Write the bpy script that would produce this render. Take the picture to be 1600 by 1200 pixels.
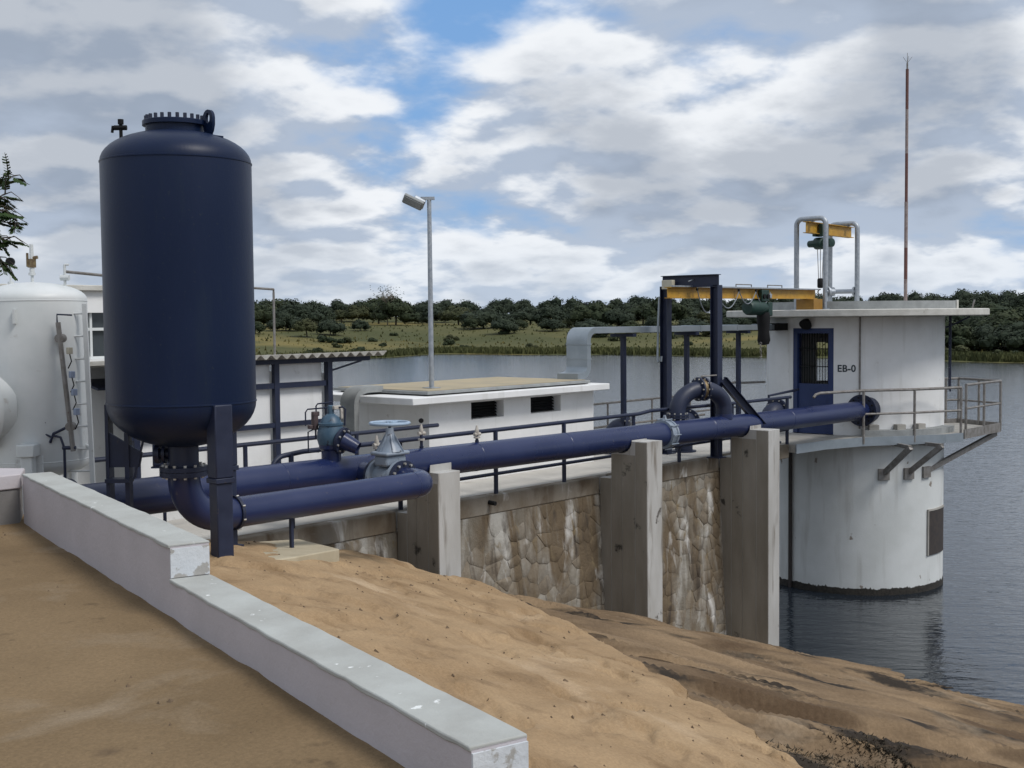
import bpy, math, random
from mathutils import Vector, Matrix, noise
random.seed(7)
for o in list(bpy.data.objects): bpy.data.objects.remove(o)
SC = bpy.context.scene
COL = SC.collection
R_ = math.radians

# ---------------------------------------------------------------- camera
# world: X along the jetty towards the intake tower, Y across it (away), Z up, lake surface z = 0
ZC = 6.45
YAW, PITCH, ROLL = R_(41.2), math.atan(103/1915.0), 0.0095
fw = Vector((math.cos(YAW)*math.cos(PITCH), math.sin(YAW)*math.cos(PITCH), -math.sin(PITCH)))
rt = Vector((math.sin(YAW), -math.cos(YAW), 0)); up = rt.cross(fw)
c_, s_ = math.cos(ROLL), math.sin(ROLL)
r2 = rt*c_ - up*s_; u2 = rt*s_ + up*c_
cd = bpy.data.cameras.new('camera'); cam = bpy.data.objects.new('camera', cd); COL.objects.link(cam)
m3 = Matrix((r2, u2, -fw)).transposed()
cam.matrix_world = Matrix.Translation((0, 0, ZC)) @ m3.to_4x4()
cd.sensor_width = 36; cd.lens = 1915/1600*36; cd.clip_start = 0.1; cd.clip_end = 9000
SC.camera = cam

# ---------------------------------------------------------------- sky and sun
SUN_EL, SUN_AZ = R_(52), R_(-80)      # azimuth: angle of the sun's position from +X, ccw
w = bpy.data.worlds.new('World'); SC.world = w; w.use_nodes = True
nt = w.node_tree; nt.nodes.clear()
def N(t, **k):
    n = nt.nodes.new(t)
    for a, b in k.items(): setattr(n, a, b)
    return n
def LK(a, b): nt.links.new(a, b)
def MATH(op, a, b=None, c=None, clamp=False):
    n = N('ShaderNodeMath', operation=op, use_clamp=clamp)
    for i, x in enumerate((a, b, c)):
        if x is None: continue
        if isinstance(x, (int, float)): n.inputs[i].default_value = x
        else: LK(x, n.inputs[i])
    return n.outputs[0]
def SMOOTH(v, a, b, lo=0.0, hi=1.0):
    n = N('ShaderNodeMapRange', interpolation_type='SMOOTHSTEP')
    LK(v, n.inputs[0])
    for i, x in zip((1, 2, 3, 4), (a, b, lo, hi)): n.inputs[i].default_value = x
    return n.outputs[0]
def MIXC(f, a, b):
    n = N('ShaderNodeMix', data_type='RGBA')
    if isinstance(f, (int, float)): n.inputs[0].default_value = f
    else: LK(f, n.inputs[0])
    for i, x in ((6, a), (7, b)):
        if isinstance(x, tuple): n.inputs[i].default_value = (*x, 1)
        else: LK(x, n.inputs[i])
    return n.outputs[2]
sky = N('ShaderNodeTexSky', sky_type='NISHITA', sun_disc=False)
sky.sun_elevation = SUN_EL; sky.sun_rotation = R_(90) - SUN_AZ
sky.altitude = 100; sky.air_density = 1.2; sky.dust_density = 1.0; sky.ozone_density = 1.6
tc = N('ShaderNodeTexCoord'); sp = N('ShaderNodeSeparateXYZ'); LK(tc.outputs['Generated'], sp.inputs[0])
zpos = MATH('MAXIMUM', sp.outputs[2], 0.0)
def cloudnoise(dz, scale, detail, rough, dist, k=0.085, off=(0, 0, 0)):
    zz = MATH('ADD', zpos, k + dz)
    cx = MATH('DIVIDE', sp.outputs[0], zz); cy = MATH('DIVIDE', sp.outputs[1], zz)
    cb = N('ShaderNodeCombineXYZ'); LK(cx, cb.inputs[0]); LK(cy, cb.inputs[1])
    mp = N('ShaderNodeMapping'); LK(cb.outputs[0], mp.inputs[0]); mp.inputs[1].default_value = off
    mp.inputs[3].default_value = (scale, scale, scale)
    n = N('ShaderNodeTexNoise', noise_dimensions='2D'); LK(mp.outputs[0], n.inputs['Vector'])
    n.inputs['Scale'].default_value = 1; n.inputs['Detail'].default_value = detail
    n.inputs['Roughness'].default_value = rough; n.inputs['Distortion'].default_value = dist
    return n.outputs[0]
OFF = (3.1, 1.7, 0)
KA = 0.27
def puffs(dz, scale, off):       # billowing cells, edges broken up by noise
    zz = MATH('ADD', zpos, KA + dz)
    cb = N('ShaderNodeCombineXYZ'); LK(MATH('DIVIDE', sp.outputs[0], zz), cb.inputs[0]); LK(MATH('DIVIDE', sp.outputs[1], zz), cb.inputs[1])
    mp = N('ShaderNodeMapping'); LK(cb.outputs[0], mp.inputs[0]); mp.inputs[1].default_value = off; mp.inputs[3].default_value = (scale, scale, scale)
    nn = N('ShaderNodeTexNoise', noise_dimensions='2D'); LK(mp.outputs[0], nn.inputs['Vector']); nn.inputs['Scale'].default_value = 1.7; nn.inputs['Detail'].default_value = 4; nn.inputs['Roughness'].default_value = 0.58
    sb = N('ShaderNodeVectorMath', operation='MULTIPLY_ADD'); LK(nn.outputs['Color'], sb.inputs[0]); sb.inputs[1].default_value = (0.75, 0.75, 0); LK(mp.outputs[0], sb.inputs[2])
    vo = N('ShaderNodeTexVoronoi', feature='SMOOTH_F1', voronoi_dimensions='2D'); LK(sb.outputs[0], vo.inputs['Vector']); vo.inputs['Scale'].default_value = 1.0; vo.inputs['Smoothness'].default_value = 0.35
    return MATH('SUBTRACT', 1.0, vo.outputs['Distance'])
def dens_at(dz):
    n1 = cloudnoise(dz, 1.9, 8, 0.55, 0.2, k=KA, off=OFF)
    p1 = puffs(dz, 3.0, (0.4, 2.1, 0)); p2 = puffs(dz, 7.5, (5.4, 1.1, 0))
    d = MATH('ADD', MATH('MULTIPLY', n1, 0.52), MATH('MULTIPLY', p1, 0.30))
    return MATH('ADD', d, MATH('MULTIPLY', p2, 0.15))
d0 = dens_at(0.0); d1 = dens_at(0.022)
def blob(v, lo, hi):             # 1 towards direction v
    n = N('ShaderNodeVectorMath', operation='DOT_PRODUCT'); LK(tc.outputs['Generated'], n.inputs[0]); n.inputs[1].default_value = Vector(v).normalized()
    return SMOOTH(n.outputs['Value'], lo, hi)
gap = blob((0.650, 0.718, 0.240), 0.989, 0.9992)
heavy = MATH('ADD', blob((0.43, 0.86, 0.25), 0.94, 0.995), MATH('MULTIPLY', blob((0.86, 0.46, 0.19), 0.972, 0.998), 0.75))
n_big = cloudnoise(0, 0.42, 3, 0.5, 0.0, k=KA, off=(4.3, 6.2, 0))
dens = MATH('ADD', d0, MATH('MULTIPLY', MATH('SUBTRACT', n_big, 0.5), 0.22))
dens = MATH('SUBTRACT', dens, MATH('MULTIPLY', gap, 0.20))
dens = MATH('ADD', dens, MATH('MULTIPLY', heavy, 0.20))
mask = SMOOTH(dens, 0.27, 0.49)
lit = SMOOTH(MATH('SUBTRACT', d0, d1), -0.08, 0.08)
thick = SMOOTH(dens, 0.50, 0.76)
white = (9.5, 9.8, 10.2); grey = (4.7, 5.5, 6.8); dark = (2.9, 3.45, 4.35)
ccol = MIXC(lit, grey, white)
ccol = MIXC(MATH('MULTIPLY', thick, 0.62), ccol, dark)
hazef = SMOOTH(zpos, 0.0, 0.10, 0.40, 0.0)
skyc = MIXC(0.7, sky.outputs[0], (2.1, 4.5, 8.8))
col = MIXC(mask, skyc, ccol)
col = MIXC(hazef, col, (6.7, 7.7, 9.0))
bg = N('ShaderNodeBackground'); LK(col, bg.inputs[0]); bg.inputs[1].default_value = 0.08
wo = N('ShaderNodeOutputWorld'); LK(bg.outputs[0], wo.inputs[0])

sd = bpy.data.lights.new('sun', 'SUN'); sun = bpy.data.objects.new('sun', sd); COL.objects.link(sun)
sd.energy = 1.9; sd.angle = R_(20); sd.color = (1.0, 0.965, 0.92)
sv = Vector((math.cos(SUN_EL)*math.cos(SUN_AZ), math.cos(SUN_EL)*math.sin(SUN_AZ), math.sin(SUN_EL)))
sun.rotation_euler = sv.to_track_quat('Z', 'Y').to_euler()
CY_ = SC.cycles
CY_.max_bounces = 5; CY_.diffuse_bounces = 3; CY_.glossy_bounces = 3; CY_.transmission_bounces = 2; CY_.transparent_max_bounces = 4
w.cycles.sampling_method = 'MANUAL'; w.cycles.sample_map_resolution = 512
VS = SC.view_settings
VS.view_transform = 'Standard'; VS.look = 'None'; VS.exposure = 0.22; VS.gamma = 1.0; VS.use_curve_mapping = False

# ---------------------------------------------------------------- materials
def mat(name, a, b=None, rough=0.6, rough2=None, metal=0.0, scale=3.0, detail=6, bump=0.0, bscale=None, stretch=(1, 1, 1),
        lo=0.35, hi=0.65, spots=None, sscale=9, slo=0.62, shi=0.68, streak=None, sklo=0.55, skhi=0.75, skscale=5, spec=0.5, dist=0.0, rot=0.0, grain=None, blotch=()):
    m = bpy.data.materials.new(name); m.use_nodes = True
    t = m.node_tree; p = t.nodes['Principled BSDF']
    L = t.links.new
    geo = t.nodes.new('ShaderNodeNewGeometry')
    def nz(sc, det, st=(1, 1, 1), di=0.0, ro=0.55):
        src = geo.outputs['Position']
        if rot:
            m0 = t.nodes.new('ShaderNodeMapping'); L(src, m0.inputs[0]); m0.inputs[2].default_value = (0, 0, rot); src = m0.outputs[0]
        mp = t.nodes.new('ShaderNodeMapping'); L(src, mp.inputs[0]); mp.inputs[3].default_value = [sc*q for q in st]
        n = t.nodes.new('ShaderNodeTexNoise'); L(mp.outputs[0], n.inputs['Vector'])
        n.inputs['Scale'].default_value = 1; n.inputs['Detail'].default_value = det; n.inputs['Roughness'].default_value = ro; n.inputs['Distortion'].default_value = di
        return n.outputs[0]
    def rng(v, x0, x1, y0=0.0, y1=1.0):  # remap
        n = t.nodes.new('ShaderNodeMapRange'); L(v, n.inputs[0])
        for i, x in zip((1, 2, 3, 4), (x0, x1, y0, y1)): n.inputs[i].default_value = x
        return n.outputs[0]
    def mix(f, x, y):
        n = t.nodes.new('ShaderNodeMix'); n.data_type = 'RGBA'; L(f, n.inputs[0])
        for i, q in ((6, x), (7, y)):
            if isinstance(q, tuple): n.inputs[i].default_value = (*q, 1)
            else: L(q, n.inputs[i])
        return n.outputs[2]
    p.inputs['Roughness'].default_value = rough; p.inputs['Metallic'].default_value = metal
    p.inputs['Specular IOR Level'].default_value = spec
    if b is None: b = tuple(x*0.8 for x in a)
    f = rng(nz(scale, detail, stretch, dist), lo, hi)
    c = mix(f, a, b)
    if rough2 is not None: L(rng(f, 0, 1, rough, rough2), p.inputs['Roughness'])
    if streak: c = mix(rng(nz(skscale, 5, (1, 1, 0.12)), sklo, skhi), c, streak)
    if spots: c = mix(rng(nz(sscale, 5, stretch if rot else (1, 1, 1)), slo, shi), c, spots)
    for bc, bs, b0, b1, bst in blotch: c = mix(rng(nz(bs, 6, bst, 0.6), b0, b1), c, bc)
    if grain:
        g = t.nodes.new('ShaderNodeMix'); g.data_type = 'RGBA'; g.blend_type = 'MULTIPLY'; g.inputs[0].default_value = 1.0; L(c, g.inputs[6])
        gr_ = t.nodes.new('ShaderNodeCombineColor'); gv_ = rng(nz(grain, 4, (1, 1, 1), 0, 0.8), 0.28, 0.72, 0.78, 1.17)
        for q_ in range(3): L(gv_, gr_.inputs[q_])
        L(gr_.outputs[0], g.inputs[7]); c = g.outputs[2]
    L(c, p.inputs['Base Color'])
    if bump:
        bn = t.nodes.new('ShaderNodeBump'); bn.inputs['Strength'].default_value = 1.0; bn.inputs['Distance'].default_value = bump
        L(nz(bscale or scale*6, 8, stretch, 0, 0.65), bn.inputs['Height']); L(bn.outputs[0], p.inputs['Normal'])
    return m
BLUE = mat('blue_paint', (0.010, 0.0185, 0.070), (0.015, 0.025, 0.085), rough=0.24, rough2=0.38, scale=1.3, bump=0.0006, bscale=60, spots=(0.05, 0.052, 0.09), sscale=14, slo=0.66, shi=0.74)
TANKB = mat('tank_paint', (0.0034, 0.0100, 0.035), (0.0055, 0.0140, 0.045), rough=0.34, rough2=0.46, spec=0.24, scale=0.9, stretch=(1, 1, 0.4), bump=0.0012, bscale=40, spots=(0.014, 0.022, 0.04), sscale=26, slo=0.64, shi=0.72, streak=(0.0075, 0.016, 0.040), sklo=0.55, skhi=0.75, skscale=7)
NAVY = mat('navy_steel', (0.008, 0.013, 0.036), (0.013, 0.020, 0.050), rough=0.45, rough2=0.6, scale=5, spots=(0.045, 0.035, 0.04), sscale=18, slo=0.66, shi=0.72)
DOORB = mat('door_paint', (0.012, 0.028, 0.10), (0.018, 0.036, 0.12), rough=0.5, scale=3)
TEAL = mat('teal_paint', (0.035, 0.080, 0.13), (0.055, 0.105, 0.155), rough=0.45, scale=9, spots=(0.02, 0.03, 0.05), sscale=12)
VGREY = mat('valve_grey_blue', (0.20, 0.245, 0.305), (0.26, 0.30, 0.355), rough=0.4, scale=8, spots=(0.1, 0.11, 0.13), sscale=16)
GALV = mat('galvanised_steel', (0.30, 0.33, 0.37), (0.42, 0.45, 0.48), rough=0.42, rough2=0.6, metal=0.55, scale=14)
DUCT = mat('duct_sheet', (0.33, 0.37, 0.41), (0.27, 0.31, 0.34), rough=0.42, rough2=0.5, metal=0.5, scale=3)
RUSTY = mat('weathered_galvanised', (0.27, 0.26, 0.25), (0.18, 0.165, 0.15), rough=0.6, metal=0.35, scale=9, spots=(0.11, 0.075, 0.055), sscale=20, slo=0.66, shi=0.74)
BOLT = mat('zinc_bolt', (0.62, 0.62, 0.60), (0.4, 0.36, 0.3), rough=0.4, metal=0.6, scale=20)
BRASS = mat('brass_fitting', (0.30, 0.23, 0.12), (0.16, 0.11, 0.07), rough=0.45, metal=0.7, scale=25)
GREYF = mat('pale_fitting', (0.50, 0.47, 0.42), (0.33, 0.30, 0.27), rough=0.55, scale=25)
BLACK = mat('black_rubber', (0.006, 0.006, 0.007), (0.012, 0.012, 0.013), rough=0.7, spec=0.25)
DARKH = mat('dark_opening', (0.010, 0.011, 0.013), (0.016, 0.016, 0.018), rough=0.8)
YEL = mat('yellow_paint', (0.46, 0.27, 0.030), (0.38, 0.21, 0.03), rough=0.5, scale=6, spots=(0.2, 0.11, 0.03), sscale=15)
YOCH = mat('ochre_paint', (0.30, 0.155, 0.02), (0.23, 0.12, 0.02), rough=0.55, scale=6)
GREEN = mat('hoist_green', (0.006, 0.028, 0.022), (0.011, 0.042, 0.032), rough=0.5, scale=12)
WHITE = mat('white_tank_paint', (0.66, 0.68, 0.68), (0.58, 0.61, 0.61), rough=0.45, scale=2.2, spots=(0.45, 0.44, 0.42), sscale=6, slo=0.66, shi=0.76)
WALLW = mat('white_wall_paint', (0.78, 0.785, 0.785), (0.71, 0.715, 0.71), rough=0.75, scale=1.6, bump=0.002, bscale=40, spots=(0.55, 0.54, 0.52), sscale=5, slo=0.66, shi=0.78, streak=(0.62, 0.62, 0.60), sklo=0.56, skhi=0.8)
TOWERW = mat('tower_paint', (0.63, 0.65, 0.645), (0.55, 0.57, 0.56), rough=0.75, scale=1.2, bump=0.003, bscale=30, spots=(0.24, 0.21, 0.18), sscale=2.6, slo=0.685, shi=0.71, streak=(0.40, 0.40, 0.38), sklo=0.55, skhi=0.80, skscale=3.5)
SLABW = mat('pale_concrete_slab', (0.58, 0.57, 0.53), (0.47, 0.46, 0.42), rough=0.85, scale=4, bump=0.004, bscale=35, spots=(0.22, 0.18, 0.15), sscale=6, slo=0.68, shi=0.73)
CONC = mat('grey_concrete', (0.40, 0.385, 0.355), (0.31, 0.295, 0.265), rough=0.9, scale=2.2, bump=0.004, bscale=28, spots=(0.16, 0.15, 0.13), sscale=4, slo=0.68, shi=0.76)
FINC = mat('formed_concrete', (0.46, 0.455, 0.44), (0.37, 0.36, 0.34), rough=0.9, scale=2.6, stretch=(1, 1, 0.3), bump=0.004, bscale=20, spots=(0.10, 0.09, 0.08), sscale=3.0, slo=0.68, shi=0.72, streak=(0.20, 0.18, 0.155), sklo=0.56, skhi=0.70, skscale=6)
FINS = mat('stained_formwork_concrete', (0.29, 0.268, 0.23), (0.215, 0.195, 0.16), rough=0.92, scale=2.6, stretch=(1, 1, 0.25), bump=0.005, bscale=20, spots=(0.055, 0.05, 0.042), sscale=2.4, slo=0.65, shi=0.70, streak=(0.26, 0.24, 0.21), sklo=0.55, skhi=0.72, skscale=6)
COPE = mat('stained_coping', (0.27, 0.245, 0.205), (0.16, 0.125, 0.085), rough=0.92, scale=1.6, stretch=(1, 1, 0.5), bump=0.006, bscale=25, spots=(0.42, 0.41, 0.38), sscale=3.5, slo=0.66, shi=0.74, streak=(0.11, 0.085, 0.06), skscale=3, blotch=(((0.50, 0.49, 0.46), 2.6, 0.60, 0.68, (1, 1, 0.3)), ((0.115, 0.085, 0.055), 1.9, 0.54, 0.68, (1, 1, 0.5))))
DECK = mat('deck_concrete', (0.52, 0.50, 0.46), (0.42, 0.40, 0.365), rough=0.9, scale=1.1, bump=0.003, bscale=25, spots=(0.3, 0.28, 0.25), sscale=4, slo=0.66, shi=0.78)
PADC = mat('yellowed_concrete', (0.46, 0.40, 0.285), (0.38, 0.325, 0.225), rough=0.92, scale=2.2, bump=0.004, bscale=25)
PARW = mat('parapet_side_paint', (0.50, 0.465, 0.485), (0.45, 0.42, 0.435), rough=0.85, scale=2.0, bump=0.004, bscale=26, spots=(0.42, 0.39, 0.39), sscale=9, slo=0.69, shi=0.75)
PART = mat('parapet_top_cement', (0.43, 0.445, 0.425), (0.35, 0.355, 0.335), rough=0.9, scale=3.0, bump=0.004, bscale=30, spots=(0.72, 0.74, 0.73), sscale=12, slo=0.68, shi=0.72)
PARE = mat('parapet_end_sunlit_paint', (0.60, 0.63, 0.66), (0.53, 0.56, 0.59), rough=0.85, scale=4, bump=0.006, bscale=24, spots=(0.36, 0.35, 0.33), sscale=7, slo=0.57, shi=0.60)
CEMG = mat('grey_render', (0.19, 0.18, 0.175), (0.15, 0.145, 0.14), rough=0.92, scale=3, bump=0.004, bscale=30)
SAND = mat('sand', (0.385, 0.27, 0.158), (0.29, 0.196, 0.110), rough=0.97, scale=0.9, detail=9, bump=0.014, bscale=8, spots=(0.185, 0.122, 0.070), sscale=2.6, slo=0.56, shi=0.80, dist=0.6, spec=0.15, grain=38, blotch=(((0.21, 0.135, 0.072), 1.1, 0.56, 0.72, (1.6, 0.8, 1)), ((0.44, 0.325, 0.21), 0.8, 0.58, 0.72, (1, 1, 1))))
YARD = mat('yard_earth', (0.225, 0.158, 0.090), (0.172, 0.119, 0.066), rough=0.97, scale=0.8, detail=10, bump=0.010, bscale=30, spots=(0.10, 0.07, 0.042), sscale=5, slo=0.66, shi=0.80, spec=0.15, grain=55, blotch=(((0.255, 0.195, 0.13), 1.3, 0.55, 0.72, (1, 1, 1)), ((0.13, 0.09, 0.055), 2.1, 0.62, 0.74, (1, 1, 1))))
ROCK = mat('rock', (0.25, 0.175, 0.105), (0.125, 0.085, 0.052), rough=0.93, scale=2.0, detail=11, stretch=(0.13, 1.0, 1.3), bump=0.03, bscale=5.0, spots=(0.036, 0.029, 0.023), sscale=1.9, slo=0.55, shi=0.63, dist=0.5, spec=0.2, rot=R_(51), grain=26, blotch=(((0.30, 0.235, 0.165), 0.5, 0.56, 0.66, (0.5, 1, 1)), ((0.10, 0.065, 0.038), 0.7, 0.56, 0.68, (0.4, 1, 1))))
ROCK_P = mat('pebble', (0.17, 0.12, 0.075), (0.10, 0.07, 0.045), rough=0.95)
WEED = mat('dark_algae', (0.014, 0.013, 0.011), (0.035, 0.03, 0.024), rough=0.9, scale=14, bump=0.02, bscale=30)
ROOFS = mat('fibre_cement_sheet', (0.36, 0.345, 0.31), (0.25, 0.235, 0.205), rough=0.92, scale=5, bump=0.003)
TANROOF = mat('dusty_roof_screed', (0.40, 0.33, 0.215), (0.33, 0.285, 0.20), rough=0.95, scale=1.5)
ZINC = mat('roof_edge_cement', (0.30, 0.315, 0.315), (0.23, 0.24, 0.24), rough=0.8, scale=5)
REDP = mat('mast_red', (0.15, 0.062, 0.05), (0.12, 0.055, 0.046), rough=0.6, scale=9)
MWHT = mat('mast_white', (0.31, 0.26, 0.245), (0.22, 0.16, 0.15), rough=0.6, scale=9)
GLASS = mat('window_glass', (0.05, 0.06, 0.07), (0.06, 0.07, 0.08), rough=0.08, spec=0.6)
SCREEN = mat('rust_mesh_screen', (0.035, 0.03, 0.03), (0.05, 0.04, 0.035), rough=0.85, scale=10)
LENS = mat('lamp_glass', (0.20, 0.215, 0.215), (0.16, 0.175, 0.18), rough=0.15)
CREAM = mat('cream_plastic', (0.50, 0.47, 0.37), (0.44, 0.41, 0.33), rough=0.5)
SENS = mat('sensor_blue', (0.30, 0.36, 0.48), (0.26, 0.31, 0.42), rough=0.5)
CABLE = mat('grey_cable', (0.22, 0.25, 0.28), (0.17, 0.19, 0.22), rough=0.6)
BARK = mat('bark', (0.10, 0.08, 0.06), (0.06, 0.048, 0.036), rough=0.95, scale=8, bump=0.02)
def leafmat(n, a, b, sc=0.25):
    m = mat(n, a, b, rough=0.75, scale=sc, detail=4, spec=0.15); return m
LEAF = [leafmat('foliage_dark', (0.025, 0.036, 0.024), (0.038, 0.050, 0.031)), leafmat('foliage_mid', (0.026, 0.038, 0.020), (0.042, 0.052, 0.026)),
        leafmat('foliage_olive', (0.040, 0.049, 0.023), (0.060, 0.064, 0.030))]  # far foliage colours lightened, with distance haze put into them
NEARLEAF = leafmat('near_leaf', (0.026, 0.05, 0.016), (0.042, 0.070, 0.022), 6)
GRASSM = mat('shore_grass', (0.108, 0.104, 0.046), (0.072, 0.078, 0.034), rough=0.95, scale=0.028, detail=7, stretch=(1, 1, 1), lo=0.38, hi=0.62, spots=(0.175, 0.145, 0.055), sscale=0.022, slo=0.55, shi=0.66, spec=0.1)
REED = mat('reeds', (0.090, 0.094, 0.038), (0.060, 0.068, 0.029), rough=0.9, scale=0.05, detail=5, spots=(0.115, 0.098, 0.034), sscale=0.03, slo=0.52, shi=0.64, spec=0.1)
BL = (((0.40, 0.385, 0.35), 1.5, 0.50, 0.62, (1, 1, 0.40)), ((0.135, 0.10, 0.062), 1.9, 0.49, 0.61, (1, 1, 0.16)), ((0.58, 0.57, 0.545), 2.6, 0.59, 0.72, (1, 1, 0.42)), ((0.06, 0.046, 0.034), 3.2, 0.57, 0.70, (1, 1, 0.25)), ((0.19, 0.145, 0.085), 6.0, 0.58, 0.70, (1, 1, 0.5)))
STONES = [mat('stone_%s' % n, a, b, rough=0.95, scale=7, bump=0.02, bscale=12, blotch=BL) for n, a, b in [('grey', (0.27, 0.245, 0.205), (0.20, 0.175, 0.14)), ('tan', (0.25, 0.215, 0.165), (0.185, 0.15, 0.11)), ('brown', (0.215, 0.18, 0.135), (0.16, 0.13, 0.095)), ('pale', (0.31, 0.29, 0.25), (0.24, 0.215, 0.18))]]
MORT = mat('leached_mortar', (0.25, 0.225, 0.185), (0.15, 0.13, 0.10), rough=0.96, scale=3, bump=0.03, bscale=9, blotch=BL)
# water
WATER = bpy.data.materials.new('lake_water'); WATER.use_nodes = True
t = WATER.node_tree; p = t.nodes['Principled BSDF']
p.inputs['Base Color'].default_value = (0.012, 0.017, 0.024, 1); p.inputs['Roughness'].default_value = 0.10; p.inputs['IOR'].default_value = 1.45
geo = t.nodes.new('ShaderNodeNewGeometry')
hs = []
for sc, rot, st, amp in ((3.4, 0.95, (0.36, 1, 1), 0.62), (8.5, 0.70, (0.42, 1, 1), 0.30), (0.75, 1.15, (0.4, 1, 1), 0.9)):
    m0 = t.nodes.new('ShaderNodeMapping'); t.links.new(geo.outputs['Position'], m0.inputs[0]); m0.inputs[2].default_value = (0, 0, rot)
    mp = t.nodes.new('ShaderNodeMapping'); t.links.new(m0.outputs[0], mp.inputs[0]); mp.inputs[3].default_value = [sc*q for q in st]
    n = t.nodes.new('ShaderNodeTexNoise'); t.links.new(mp.outputs[0], n.inputs['Vector']); n.inputs['Scale'].default_value = 1; n.inputs['Detail'].default_value = 3; n.inputs['Distortion'].default_value = 0.4
    q = t.nodes.new('ShaderNodeMath'); q.operation = 'MULTIPLY'; q.inputs[1].default_value = amp; t.links.new(n.outputs[0], q.inputs[0]); hs.append(q.outputs[0])
a1 = t.nodes.new('ShaderNodeMath'); t.links.new(hs[0], a1.inputs[0]); t.links.new(hs[1], a1.inputs[1])
a2 = t.nodes.new('ShaderNodeMath'); t.links.new(a1.outputs[0], a2.inputs[0]); t.links.new(hs[2], a2.inputs[1])
bn = t.nodes.new('ShaderNodeBump'); bn.inputs['Distance'].default_value = 0.033; bn.inputs['Strength'].default_value = 1; t.links.new(a2.outputs[0], bn.inputs['Height']); t.links.new(bn.outputs[0], p.inputs['Normal'])

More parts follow.
